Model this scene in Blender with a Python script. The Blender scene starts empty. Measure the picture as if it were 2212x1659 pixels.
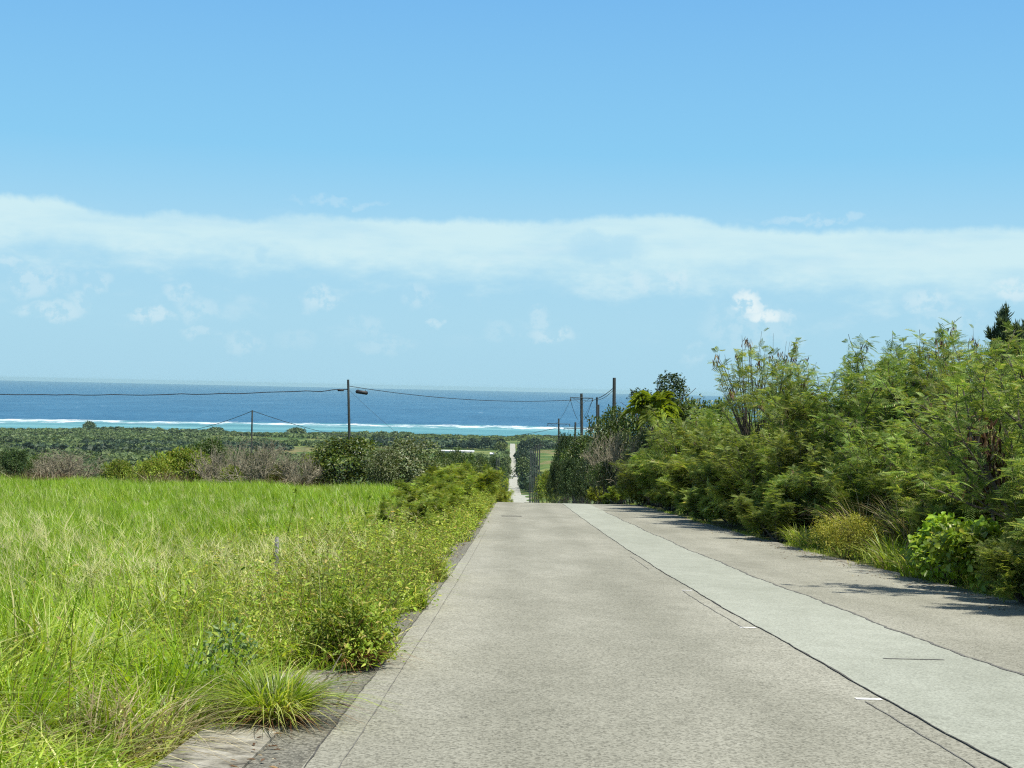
import bpy, math
import numpy as np
from mathutils import Vector, Matrix

sc = bpy.context.scene
COL = sc.collection
R = math.radians
F = 1420.0                      # focal length in pixels of a 1024 px wide picture
ROLL, PITCH = 0.0216, 4.0 / 1420.0
CAMZ = 1.3
SEA = -98.5

# ------------------------------------------------------------------ camera
cam = bpy.data.cameras.new('camera')
cam.sensor_width = 36.0
cam.lens = 36.0 * F / 1024.0
cam.clip_start, cam.clip_end = 0.1, 90000.0
camo = bpy.data.objects.new('camera', cam)
COL.objects.link(camo)
CM = Matrix.Translation((0, 0, CAMZ)) @ Matrix.Rotation(R(90) + PITCH, 4, 'X') @ Matrix.Rotation(ROLL, 4, 'Z')
camo.matrix_world = CM
sc.camera = camo
sc.render.resolution_x, sc.render.resolution_y = 1024, 768
sc.cycles.max_bounces = 8
sc.cycles.diffuse_bounces = 3
sc.cycles.glossy_bounces = 2
sc.cycles.transmission_bounces = 4
sc.cycles.transparent_max_bounces = 6
sc.cycles.volume_bounces = 0
sc.cycles.use_denoising = False
sc.cycles.filter_width = 1.2
sc.cycles.use_adaptive_sampling = True
sc.cycles.adaptive_threshold = 0.01
sc.cycles.sample_clamp_indirect = 4.0
sc.view_settings.view_transform = 'Standard'
sc.view_settings.look = 'None'
sc.view_settings.exposure = 0.45
sc.view_settings.gamma = 1.0

SUN_EL, SUN_AZ = R(65), R(128)   # azimuth from straight ahead towards the right


def ray(px, py):                # photo point in a 2212 px wide picture -> direction with y = 1
    x, y = px * 1024 / 2212.0, py * 1024 / 2212.0
    v = CM.to_3x3() @ Vector(((x - 512) / F, (384 - y) / F, -1.0))
    return v / v.y


def at(px, py, d):
    v = ray(px, py) * d
    return np.array((v.x, v.y, v.z + CAMZ))


# ------------------------------------------------------------------ node helper
class NT:
    def __init__(s, tree):
        s.t = tree
        tree.nodes.clear()

    def n(s, kind, ins=None, **attr):
        nd = s.t.nodes.new('ShaderNode' + kind)
        for k, v in attr.items():
            setattr(nd, k, v)
        for k, v in (ins or {}).items():
            s.put(nd.inputs[k], v)
        return nd

    def put(s, sock, v):
        if isinstance(v, bpy.types.NodeSocket):
            s.t.links.new(v, sock)
        elif isinstance(v, bpy.types.Node):
            s.t.links.new(v.outputs[0], sock)
        else:
            if sock.type == 'RGBA' and len(v) == 3:
                v = (*v, 1)
            sock.default_value = v

    def m(s, op, a, b=None, c=None, clamp=False):
        nd = s.t.nodes.new('ShaderNodeMath')
        nd.operation = op
        nd.use_clamp = clamp
        for i, v in enumerate((a, b, c)):
            if v is not None:
                s.put(nd.inputs[i], v)
        return nd.outputs[0]

    def mr(s, v, a, b, c=0.0, d=1.0, smooth=True):
        nd = s.n('MapRange', interpolation_type='SMOOTHSTEP' if smooth else 'LINEAR')
        for i, q in enumerate((v, a, b, c, d)):
            s.put(nd.inputs[i], q)
        return nd.outputs[0]

    def mix(s, f, a, b, mode='MIX'):
        nd = s.n('MixRGB', blend_type=mode)
        s.put(nd.inputs[0], f)
        s.put(nd.inputs[1], a)
        s.put(nd.inputs[2], b)
        return nd.outputs[0]

    def ramp(s, f, stops, interp='LINEAR'):
        nd = s.n('ValToRGB')
        cr = nd.color_ramp
        cr.interpolation = interp
        while len(cr.elements) < len(stops):
            cr.elements.new(0.5)
        for e, (p, c) in zip(cr.elements, stops):
            e.position = p
            e.color = (*c, 1) if len(c) == 3 else c
        s.put(nd.inputs[0], f)
        return nd.outputs[0]

    def noise(s, vec, scale, detail=3, rough=0.5, dist=0.0):
        nd = s.n('TexNoise', {'Scale': scale, 'Detail': detail, 'Roughness': rough, 'Distortion': dist})
        if vec is not None:
            s.put(nd.inputs['Vector'], vec)
        return nd.outputs['Fac']

    def mapping(s, vec, scale=(1, 1, 1), loc=(0, 0, 0)):
        return s.n('Mapping', {'Vector': vec, 'Scale': scale, 'Location': loc}).outputs[0]


def lin(r, g, b):
    f = lambda c: (c / 255 / 12.92) if c / 255 <= 0.04045 else ((c / 255 + 0.055) / 1.055) ** 2.4
    return (f(r), f(g), f(b))


# ------------------------------------------------------------------ world: sky with its clouds
world = bpy.data.worlds.new('World')
sc.world = world
world.use_nodes = True
w = NT(world.node_tree)
tc = w.n('TexCoord').outputs['Generated']
sep = w.n('SeparateXYZ', {0: tc})
U = w.m('ARCTAN2', sep.outputs[0], sep.outputs[1])
V = w.m('ARCSINE', sep.outputs[2])
grad = w.ramp(w.m('MULTIPLY', V, 2.2, clamp=True),
              [(0.0, lin(170, 213, 232)), (0.10, lin(171, 216, 236)), (0.24, lin(164, 214, 240)), (0.36, lin(138, 203, 241)),
               (0.60, lin(119, 184, 237)), (0.85, lin(104, 168, 228)), (1.0, lin(96, 158, 222))])
uv = w.n('CombineXYZ', {0: U, 1: V, 2: 0.0}).outputs[0]
n1 = w.noise(uv, 38, 4, 0.55)
n2 = w.noise(w.mapping(uv, loc=(3.1, 1.7, 0)), 46, 4, 0.55)
n3 = w.noise(w.mapping(uv, (1, 5, 1), (9, 4, 0)), 10, 4, 0.55)
n4 = w.noise(w.mapping(uv, (1, 2.2, 1), (2, 7, 0)), 22, 4, 0.6)


def dirs(px, py):
    v = ray(px, py).normalized()
    return math.atan2(v.x, v.y), math.asin(v.z)


def edge_curve(pts):            # a float curve over azimuth: returns socket of elevation
    nd = w.n('FloatCurve')
    cv = nd.mapping.curves[0]
    uvs = [dirs(*p) for p in pts]
    q = [((u + 0.5), v * 4.0) for u, v in uvs]
    q = [(0.0, q[0][1])] + q + [(1.0, q[-1][1])]
    while len(cv.points) < len(q):
        cv.points.new(0.5, 0.5)
    for p, (a, b) in zip(cv.points, q):
        p.location = (a, b)
    nd.mapping.update()
    w.put(nd.inputs['Value'], w.m('ADD', U, 0.5, clamp=True))
    return w.m('DIVIDE', nd.outputs[0], 4.0)


top = edge_curve([(0, 416), (70, 417), (145, 426), (200, 449), (255, 456), (300, 463), (370, 452), (440, 463), (560, 470), (640, 458),
                  (740, 466), (1000, 471), (1230, 471), (1330, 463), (1500, 466), (1590, 484), (1750, 494), (1900, 492), (2212, 486)])
bot = edge_curve([(0, 528), (300, 552), (600, 574), (1000, 592), (1500, 606), (2212, 640)])
Vt = w.m('MULTIPLY_ADD', w.m('SUBTRACT', n2, 0.5), 0.009, w.m('MULTIPLY_ADD', w.m('SUBTRACT', w.noise(uv, 120, 4, .6), .5), .005, V))
Vb = w.m('MULTIPLY_ADD', w.m('SUBTRACT', n4, 0.5), 0.05, V)
band = w.m('MULTIPLY', w.mr(w.m('SUBTRACT', top, Vt), -0.0012, 0.0055), w.mr(w.m('SUBTRACT', Vb, bot), -0.016, 0.018))
band = w.m('MULTIPLY', band, w.mr(n3, 0.25, 0.62, 0.42, 0.80))
Uw = w.m('MULTIPLY_ADD', w.m('SUBTRACT', n1, 0.5), 0.030, U)
Vw = w.m('MULTIPLY_ADD', w.m('SUBTRACT', n2, 0.5), 0.022, V)
acc = None
for (px, py, a, b, amt) in [
        (30, 567, 40, 12, .35), (85, 605, 55, 34, .38), (110, 672, 75, 17, .42), (170, 655, 28, 24, .35), (200, 615, 30, 22, .3), (330, 684, 38, 13, .5),
        (392, 634, 34, 18, .35), (425, 672, 42, 28, .3), (430, 718, 42, 11, .28), (525, 738, 44, 26, .26), (686, 645, 38, 26, .45), (640, 735, 40, 22, .12),
        (900, 635, 34, 26, .3), (948, 697, 16, 10, .4), (790, 705, 40, 20, .2), (1190, 725, 50, 20, .45), (1160, 688, 24, 22, .3), (1385, 606, 28, 24, .36),
        (1462, 608, 40, 24, .42), (1625, 656, 34, 24, .85), (1650, 682, 46, 16, .85), (1692, 684, 22, 15, .5), (1610, 700, 90, 60, .22), (1700, 725, 26, 22, .25), (1990, 652, 48, 24, .42),
        (2195, 627, 50, 20, .6), (2050, 690, 70, 30, .25), (735, 438, 100, 8, .22), (1760, 475, 120, 9, .3), (830, 745, 60, 20, .2), (1080, 715, 40, 20, .15), (1500, 765, 30, 26, .22)]:
    u0, v0 = dirs(px, py)
    s = 1024 / 2212.0 / F
    du = w.m('MULTIPLY_ADD', Uw, 1 / (a * s), -u0 / (a * s))
    dv = w.m('MULTIPLY_ADD', Vw, 1 / (b * s), -v0 / (b * s))
    r2 = w.m('MULTIPLY_ADD', dv, dv, w.m('MULTIPLY', du, du))
    val = w.mr(r2, 1.7, 0.05, 0.0, amt if amt > .8 else amt * .78)
    acc = val if acc is None else w.m('MAXIMUM', acc, val)
puff = w.m('MULTIPLY', acc, w.mr(w.noise(uv, 85, 5, 0.62), 0.40, 0.56, 0.12, 1.15))
haze_puff = w.m('MULTIPLY', w.mr(n4, 0.5, 0.8, 0.0, 0.22), w.m('MULTIPLY', w.mr(V, 0.02, 0.05), w.mr(V, 0.13, 0.09)))
blue_hole = None
for (px, py, a, b, amt) in [(1310, 535, 90, 26, .55), (565, 545, 16, 16, .4), (1290, 515, 30, 16, .4)]:
    u0, v0 = dirs(px, py)
    du = w.m('MULTIPLY_ADD', Uw, 1 / (a * s), -u0 / (a * s))
    dv = w.m('MULTIPLY_ADD', Vw, 1 / (b * s), -v0 / (b * s))
    val = w.mr(w.m('MULTIPLY_ADD', dv, dv, w.m('MULTIPLY', du, du)), 1.7, 0.05, 0.0, amt)
    blue_hole = val if blue_hole is None else w.m('MAXIMUM', blue_hole, val)
band = w.m('MULTIPLY', band, w.m('SUBTRACT', 1.0, blue_hole))
sky = w.mix(band, grad, lin(214, 241, 244))
sky = w.mix(w.m('MAXIMUM', puff, haze_puff), sky, lin(226, 242, 246))
bg1 = w.n('Background', {0: sky, 1: 0.74})
nish = w.n('TexSky', sky_type='NISHITA', sun_disc=False, sun_elevation=SUN_EL, sun_rotation=SUN_AZ, altitude=60, air_density=1.0, dust_density=0.6, ozone_density=1.4)
bg2 = w.n('Background', {0: nish, 1: 0.09})
mx = w.n('MixShader', {0: w.mr(V, 0.30, 0.60), 1: bg1.outputs[0], 2: bg2.outputs[0]})
w.n('OutputWorld', {0: mx.outputs[0]})

# ------------------------------------------------------------------ sun
sl = bpy.data.lights.new('sun', 'SUN')
sl.energy, sl.angle, sl.color = 4.8, R(0.53), (1.0, 0.955, 0.87)
so = bpy.data.objects.new('sun', sl)
COL.objects.link(so)
sv = Vector((math.sin(SUN_AZ) * math.cos(SUN_EL), math.cos(SUN_AZ) * math.cos(SUN_EL), math.sin(SUN_EL)))
so.rotation_euler = sv.to_track_quat('Z', 'Y').to_euler()
so.location = sv * 200

# ------------------------------------------------------------------ object helpers


def tag(o, label=None, cat=None, group=None, kind=None):
    if label: o['label'] = label
    if cat: o['category'] = cat
    if group: o['group'] = group
    if kind: o['kind'] = kind
    return o


class Geo:
    """collects vertex / face arrays and links them as one mesh object"""
    def __init__(s):
        s.v, s.q, s.t, s.c = [], [], [], 0

    def add(s, v, q=None, t=None):
        v = np.asarray(v, dtype=np.float64).reshape(-1, 3)
        if q is not None and len(q): s.q.append(np.asarray(q, dtype=np.int64).reshape(-1, 4) + s.c)
        if t is not None and len(t): s.t.append(np.asarray(t, dtype=np.int64).reshape(-1, 3) + s.c)
        s.v.append(v)
        s.c += len(v)

    def box(s, c, size, rot=None, taper=1.0):
        x, y, z = np.array(size) / 2.0
        k = np.array([(-x, -y, -z), (x, -y, -z), (x, y, -z), (-x, y, -z), (-x * taper, -y * taper, z), (x * taper, -y * taper, z), (x * taper, y * taper, z), (-x * taper, y * taper, z)])
        if rot is not None: k = k @ np.array(rot).T
        s.add(k + np.array(c), [(0, 3, 2, 1), (4, 5, 6, 7), (0, 1, 5, 4), (1, 2, 6, 5), (2, 3, 7, 6), (3, 0, 4, 7)])

    def tube(s, pts, rads, n=6, cap=True):
        pts = np.asarray(pts, float)
        m = len(pts)
        rads = np.broadcast_to(np.asarray(rads, float), (m,))
        d = np.gradient(pts, axis=0)
        d /= np.linalg.norm(d, axis=1)[:, None] + 1e-12
        ref = np.where(np.abs(d[:, 2:3]) > 0.9, np.array([[1.0, 0, 0]]), np.array([[0, 0, 1.0]]))
        a = np.cross(d, ref)
        a /= np.linalg.norm(a, axis=1)[:, None]
        b = np.cross(d, a)
        th = np.arange(n) * 2 * math.pi / n
        ring = pts[:, None] + rads[:, None, None] * (a[:, None] * np.cos(th)[None, :, None] + b[:, None] * np.sin(th)[None, :, None])
        i, j = np.meshgrid(np.arange(m - 1), np.arange(n), indexing='ij')
        k = (j + 1) % n
        q = np.stack([i * n + j, i * n + k, (i + 1) * n + k, (i + 1) * n + j], -1).reshape(-1, 4)
        s.add(ring, q)
        if cap:
            s.add(np.vstack([ring[-1], pts[-1:]]), None, [(x, (x + 1) % n, n) for x in range(n)])
            s.add(np.vstack([ring[0], pts[:1]]), None, [((x + 1) % n, x, n) for x in range(n)])

    def segs(s, P, Q, r0, r1, n=4):        # many free tapered sticks at once
        P, Q = np.asarray(P, float), np.asarray(Q, float)
        r0, r1 = np.asarray(r0, float), np.asarray(r1, float)
        d = Q - P
        d /= np.linalg.norm(d, axis=1)[:, None] + 1e-12
        ref = np.where(np.abs(d[:, 2:3]) > 0.9, np.array([[1.0, 0, 0]]), np.array([[0, 0, 1.0]]))
        a = np.cross(d, ref)
        a /= np.linalg.norm(a, axis=1)[:, None]
        b = np.cross(d, a)
        th = np.arange(n) * 2 * math.pi / n
        off = a[:, None] * np.cos(th)[None, :, None] + b[:, None] * np.sin(th)[None, :, None]
        v = np.concatenate([P[:, None] + off * r0[:, None, None], Q[:, None] + off * r1[:, None, None]], 1)
        base = (np.arange(len(P)) * 2 * n)[:, None, None]
        j = np.arange(n)
        k = (j + 1) % n
        q = np.stack([j, k, k + n, j + n], -1)[None]
        s.add(v, (q + base).reshape(-1, 4))

    def build(s, name, mat, parent=None, smooth=False, extra=None):
        nq0 = sum(len(a) for a in s.q)
        if extra:                              # seed pods joined into the crown mesh, with their own material
            s.q += [a + s.c for a in extra[0].q]
            s.v += extra[0].v
            s.c += extra[0].c
        v = np.concatenate(s.v)
        q = np.concatenate(s.q) if s.q else np.zeros((0, 4), np.int64)
        t = np.concatenate(s.t) if s.t else np.zeros((0, 3), np.int64)
        me = bpy.data.meshes.new(name)
        me.vertices.add(len(v))
        me.vertices.foreach_set('co', v.astype(np.float32).ravel())
        nl = len(q) * 4 + len(t) * 3
        me.loops.add(nl)
        me.loops.foreach_set('vertex_index', np.concatenate([q.ravel(), t.ravel()]).astype(np.int32))
        me.polygons.add(len(q) + len(t))
        st = np.concatenate([np.arange(len(q)) * 4, len(q) * 4 + np.arange(len(t)) * 3]).astype(np.int32)
        me.polygons.foreach_set('loop_start', st)
        if smooth: me.polygons.foreach_set('use_smooth', np.ones(len(q) + len(t), bool))
        me.update(calc_edges=True)
        me.materials.append(mat)
        if extra:
            me.materials.append(extra[1])
            mi = np.zeros(len(q) + len(t), np.int32)
            mi[nq0:len(q)] = 1
            me.polygons.foreach_set('material_index', mi)
        o = bpy.data.objects.new(name, me)
        COL.objects.link(o)
        if parent: o.parent = parent
        return o


def empty(name, loc, label, cat, group=None, rz=0.0, scale=1.0):
    o = bpy.data.objects.new(name, None)
    COL.objects.link(o)
    o.location = loc
    o.rotation_euler = (0, 0, rz)
    o.scale = (scale,) * 3 if not hasattr(scale, '__len__') else scale
    o.empty_display_size = 0.2
    return tag(o, label, cat, group)


def nrm(a):
    return a / (np.linalg.norm(a, axis=-1, keepdims=True) + 1e-12)


def place(g, tv, tq, P, fwd, up, sc_):   # template (y = forward, z = up) on many frames
    fwd = nrm(fwd)
    x = nrm(np.cross(fwd, up))
    z = np.cross(x, fwd)
    M = np.stack([x, fwd, z], -1)
    sc_ = np.asarray(sc_, float)
    if sc_.ndim == 1: sc_ = sc_[:, None]
    v = np.einsum('nij,vj->nvi', M, tv) * sc_[:, None, :] + P[:, None, :]
    q = np.asarray(tq)[None] + (np.arange(len(P)) * len(tv))[:, None, None]
    g.add(v, q.reshape(-1, 4))


def blades(g, P, h, wd, ang, lean, rng, segs=3, droop=0.25, twist=0.9):
    n = len(P)
    hor = np.stack([np.cos(ang), np.sin(ang), np.zeros(n)], -1)
    sa = ang + math.pi / 2 + rng.normal(0, twist, n)
    side = np.stack([np.cos(sa), np.sin(sa), np.zeros(n)], -1)
    ts = np.linspace(0, 1, segs + 1)
    rows = []
    for t in ts:
        c = P + hor * (h * lean * t ** 1.8)[:, None]
        c[:, 2] += h * (t - droop * lean * t ** 3)
        ww = wd * (0.55 + 0.45 * math.sin(math.pi * min(t * 1.3, 1) * .5 + .2)) * (1 - t ** 2.2 * 0.95)
        rows.append(c - side * ww[:, None] * .5)
        rows.append(c + side * ww[:, None] * .5)
    v = np.stack(rows, 1)
    k = 2 * (segs + 1)
    f = np.array([(2 * i, 2 * i + 1, 2 * i + 3, 2 * i + 2) for i in range(segs)])
    q = f[None] + (np.arange(n) * k)[:, None, None]
    g.add(v, q.reshape(-1, 4))


# leaf templates, length 1 along y
def leaf_t(wd=.28, fold=.12, droop=.15):
    v = np.array([(0, 0, 0), (wd, .35, fold * .6), (wd * .8, .7, fold * .4 - droop * .4), (0, 1, -droop), (-wd * .8, .7, fold * .4 - droop * .4), (-wd, .35, fold * .6)])
    return v, np.array([(0, 1, 2, 3), (0, 3, 4, 5)])


def feather_t(pairs=6, wd=.085, ln=.46, droop=.32):   # twice-feathered leaf: pinnae in pairs along a drooping rib
    V, Q = [], []
    def qd(a, b, s):
        i = len(V)
        V.extend([a - s, a + s, b + s * .5, b - s * .5])
        Q.append((i, i + 1, i + 2, i + 3))
    rib = lambda t: np.array((0, t, -droop * t * t))
    qd(rib(0), rib(.95), np.array((.012, 0, 0)))
    for i in range(pairs):
        t = .22 + .78 * i / (pairs - 1)
        L = ln * (1 - .35 * abs(t - .55))
        for sgn in (-1, 1):
            a = rib(t)
            b = a + np.array((sgn * L * .80, L * .52, -.16 * L))
            s = np.array((-sgn * .5, .8, 0.15)) * wd * .5
            qd(a + (b - a) * .08, b, s)
    return np.array(V), np.array(Q)


LEAF, LEAFQ = leaf_t()
LEAFN, LEAFNQ = leaf_t(.16, .08, .2)
FEA, FEAQ = feather_t(7, .070, .44, .30)

# ------------------------------------------------------------------ terrain profile
_pd = np.array([-400, -60, 0, 10, 20, 30, 45, 60, 75, 85, 100, 150, 200, 300, 450, 600, 680, 773, 1000, 1177, 1650, 2000, 2300, 2750, 2900, 3300, 6000], float)
_pz = np.array([28, 3.1, -1.3, -2.04, -2.75, -3.40, -4.30, -5.17, -6.05, -6.88, -8.3, -12.9, -17.3, -26.1, -38.2, -49.3, -54.8, -60.0, -70.5, -76.5, -84.0, -88.5, -91.5, -97, -101, -104, -106]) + CAMZ
_sl = np.diff(_pz) / np.diff(_pd)
_mk = np.zeros(len(_pd))
_mk[1:-1] = np.where(_sl[:-1] * _sl[1:] > 0, 2 * _sl[:-1] * _sl[1:] / (_sl[:-1] + _sl[1:]), 0)
_mk[0], _mk[-1] = _sl[0], _sl[-1]


def zr(y):
    y = np.asarray(y, float)
    i = np.clip(np.searchsorted(_pd, y) - 1, 0, len(_pd) - 2)
    h = _pd[i + 1] - _pd[i]
    t = np.clip((y - _pd[i]) / h, 0, 1)
    return ((2 * t ** 3 - 3 * t ** 2 + 1) * _pz[i] + (t ** 3 - 2 * t ** 2 + t) * h * _mk[i]
            + (-2 * t ** 3 + 3 * t ** 2) * _pz[i + 1] + (t ** 3 - t ** 2) * h * _mk[i + 1])


def drift(y):
    return 0.004 * np.clip(y, -100, 100)


def ground(x, y):
    x, y = np.asarray(x, float), np.asarray(y, float)
    xr = x - drift(y)
    y = y + np.clip(-x * .24, -60, 420) * np.clip((y - 2100) / 500, 0, 1)
    z = zr(y) - np.where(y > 100, .12, .035)
    l = -1.70 - xr
    z = z + np.where(l > 0, -.16 * np.clip(l / .12, 0, 1) + .24 * np.clip((l - .3) / 5, 0, 1) + .06 * np.sin(x * 1.3 + y * .5) * np.clip(l / 3, 0, 1), 0)
    r = xr - 6.75
    z = z + np.where(r > 0, .05 * np.clip(r, 0, 30) + .1 * np.sin(y * .7) * np.clip(r / 3, 0, 1), 0)
    far = np.clip((np.abs(xr - 2.5) - 12) / 60, 0, 1) * np.clip((y - 60) / 200, 0, 1)
    z = z + far * (1.2 * np.sin(x * .021 + 1) * np.sin(y * .017) + .6 * np.sin(x * .05 + y * .031)) * np.clip((2700 - y) / 400, 0, 1)
    return z


def gpt(x, y, dz=0.0):
    return (float(x), float(y), float(ground(x, y)) + dz)


def px_x(px, py, d):
    return float(at(px, py, d)[0])


# ------------------------------------------------------------------ materials


def new_mat(name):
    m = bpy.data.materials.new(name)
    m.use_nodes = True
    return m, NT(m.node_tree)


def leaf_mat(name, stops, trans=.35, clump=.8, clump_amt=.35, rough=.55, tint=(1.25, 1.15, .55), hue=True, big=None, spec=.25):
    m, t = new_mat(name)
    geo = t.n('NewGeometry')
    col = t.ramp(geo.outputs['Random Per Island'], stops)
    obj = t.n('TexCoord').outputs['Object']
    c = t.mr(t.noise(obj, clump, 2), .3, .7, 1 - clump_amt, 1 + clump_amt)
    col = t.mix(1.0, col, t.n('CombineColor', {0: c, 1: c, 2: c}).outputs[0], 'MULTIPLY')
    if big:                                  # patches of another growth
        f = t.mr(t.noise(t.mapping(obj, big[2]), 1.0, 3, .55), big[3], big[4])
        col = t.mix(t.m('MULTIPLY', f, big[1]), col, big[0])
    if hue:
        ri = t.n('ObjectInfo').outputs['Random']
        hs = t.n('HueSaturation', {'Hue': t.mr(ri, 0, 1, .485, .512, False), 'Value': t.mr(t.m('FRACT', t.m('MULTIPLY', ri, 7.3)), 0, 1, .82, 1.15, False), 'Color': col})
        col = hs.outputs[0]
    p = t.n('BsdfPrincipled', {'Base Color': col, 'Roughness': rough, 'Specular IOR Level': spec})
    tr = t.n('BsdfTranslucent', {'Color': t.mix(1.0, col, tint, 'MULTIPLY')})
    mxs = t.n('MixShader', {0: trans, 1: p.outputs[0], 2: tr.outputs[0]})
    t.n('OutputMaterial', {0: mxs.outputs[0]})
    return m


def plain_mat(name, c1, c2, scale=8, rough=.8, stretch=(1, 1, 1), bump=0.0, spec=.3):
    m, t = new_mat(name)
    obj = t.mapping(t.n('TexCoord').outputs['Object'], stretch)
    f = t.noise(obj, scale, 5, .6)
    col = t.mix(t.mr(f, .3, .7), c1, c2)
    p = t.n('BsdfPrincipled', {'Base Color': col, 'Roughness': rough, 'Specular IOR Level': spec})
    if bump:
        t.put(p.inputs['Normal'], t.n('Bump', {'Strength': bump, 'Height': f, 'Distance': .02}).outputs[0])
    t.n('OutputMaterial', {0: p.outputs[0]})
    return m


G_SAP = [(0, (.050, .095, .016)), (.55, (.105, .170, .024)), (.9, (.165, .215, .040)), (1, (.26, .25, .10))]
M = {}
M['feather'] = leaf_mat('feather_leaf', [(0, (.095, .170, .034)), (.5, (.190, .285, .056)), (.88, (.31, .385, .095)), (1, (.46, .42, .20))], .47)
M['young'] = leaf_mat('young_leaf', [(0, (.13, .215, .022)), (.5, (.23, .325, .036)), (.88, (.34, .40, .06)), (1, (.44, .34, .11))], .42)
M['broad'] = leaf_mat('broad_leaf', [(0, (.035, .080, .014)), (.55, (.075, .135, .020)), (.9, (.15, .20, .035)), (1, (.24, .24, .10))], .3, rough=.42, spec=.45)
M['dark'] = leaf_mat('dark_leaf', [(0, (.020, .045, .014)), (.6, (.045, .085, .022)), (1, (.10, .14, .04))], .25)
M['grey'] = leaf_mat('grey_leaf', [(0, (.065, .10, .03)), (.6, (.12, .165, .055)), (1, (.26, .27, .16))], .3, rough=.42, spec=.4)
M['yellow'] = leaf_mat('yellow_leaf', [(0, (.19, .215, .03)), (.5, (.32, .345, .045)), (1, (.48, .42, .10))], .4)
M['vine'] = leaf_mat('vine_leaf', [(0, (.11, .20, .02)), (.5, (.25, .39, .028)), (.9, (.42, .54, .06)), (1, (.56, .56, .18))], .42, rough=.4, spec=.4)
M['palm'] = leaf_mat('palm_leaf', [(0, (.10, .18, .016)), (1, (.22, .31, .03))], .4)
M['pine'] = leaf_mat('needle_leaf', [(0, (.045, .080, .045)), (1, (.11, .155, .085))], .3)
M['far'] = leaf_mat('far_leaf', [(0, (.095, .138, .050)), (.6, (.120, .170, .056)), (1, (.155, .205, .070))], .2, clump=.012, clump_amt=.4, hue=False)
M['fardark'] = leaf_mat('far_dark_leaf', [(0, (.036, .064, .034)), (1, (.066, .100, .046))], .15, clump=.02, hue=False)
M['farlight'] = leaf_mat('far_light_leaf', [(0, (.09, .14, .035)), (1, (.17, .21, .055))], .2, clump=.02, hue=False)
M['field'] = leaf_mat('field_grass_blade', [(0, (.155, .29, .010)), (.6, (.265, .435, .016)), (.9, (.38, .52, .04)), (1, (.56, .56, .19))], .48, clump=.9, clump_amt=.3,
                      hue=False, tint=(1.2, 1.1, .40), big=((.38, .46, .10), .38, (.13, .22, .1), .52, .66), rough=.42, spec=.5)
M['verge'] = leaf_mat('verge_grass_blade', [(0, (.18, .30, .020)), (.5, (.32, .47, .030)), (.85, (.47, .58, .085)), (1, (.68, .63, .30))], .48, clump=1.1, clump_amt=.38,
                      hue=False, tint=(1.2, 1.1, .45), big=((.48, .46, .17), .6, (.55, .55, .5), .50, .66), rough=.4, spec=.55)
M['bright'] = leaf_mat('bright_grass_blade', [(0, (.24, .43, .014)), (1, (.46, .62, .04))], .52, rough=.4, spec=.5, hue=False, clump_amt=.12)
M['straw'] = leaf_mat('straw_blade', [(0, (.24, .19, .09)), (.6, (.42, .36, .18)), (1, (.62, .56, .36))], .35, hue=False, tint=(1.1, 1, .75))
M['seed'] = leaf_mat('seed_head', [(0, (.46, .46, .18)), (1, (.78, .74, .42))], .5, hue=False, tint=(1.1, 1.05, .75))
M['weed'] = leaf_mat('weed_leaf', [(0, (.12, .205, .024)), (.5, (.24, .345, .040)), (.87, (.38, .44, .075)), (1, (.48, .38, .15))], .42, hue=False, clump=1.5, clump_amt=.5)
M['blueleaf'] = leaf_mat('blue_green_leaf', [(0, (.12, .21, .065)), (1, (.27, .37, .15))], .35, hue=False)
M['greenstem'] = leaf_mat('green_stem', [(0, (.16, .16, .04)), (.8, (.28, .28, .07)), (1, (.30, .16, .08))], .2, hue=False)
M['redstem'] = leaf_mat('reddish_stem', [(0, (.09, .035, .02)), (.6, (.16, .075, .035)), (1, (.26, .16, .06))], .2, hue=False)
M['pod'] = leaf_mat('dry_pod', [(0, (.055, .032, .018)), (.6, (.12, .07, .035)), (.82, (.26, .18, .09)), (1, (.62, .56, .36))], .2)
M['bark'] = plain_mat('bark', (.06, .05, .038), (.14, .12, .095), 12, .9, (1, 1, .25), .5)
M['greybark'] = plain_mat('grey_bark', (.155, .135, .088), (.34, .31, .215), 14, .9, (1, 1, .3), .4)
M['pole'] = plain_mat('weathered_pole', (.035, .042, .040), (.075, .082, .075), 5, .9, (1, 1, .2), .2)
M['metal'] = plain_mat('dull_metal', (.05, .055, .055), (.09, .09, .09), 6, .6)
M['black'] = plain_mat('black_sheath', (.015, .015, .016), (.03, .03, .032), 6, .55)
M['porcelain'] = plain_mat('porcelain', (.5, .5, .48), (.62, .62, .6), 6, .3)
M['white'] = plain_mat('white_roof', (.70, .71, .70), (.82, .82, .80), .3, .5)
M['wall'] = plain_mat('pale_wall', (.34, .34, .31), (.46, .46, .42), .4, .85)
M['bluewall'] = plain_mat('pale_blue_wall', (.30, .40, .52), (.42, .52, .62), .4, .7)
M['rust'] = plain_mat('grey_stake_metal', (.05, .055, .055), (.14, .145, .145), 20, .5)
M['paint'] = plain_mat('worn_white_paint', (.62, .62, .58), (.82, .82, .78), 30, .7)
M['crack'] = plain_mat('crack_filler', (.038, .036, .031), (.11, .105, .09), 20, .95)
M['faintcrack'] = plain_mat('faint_crack', (.10, .098, .085), (.165, .16, .14), 20, .95)

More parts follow.
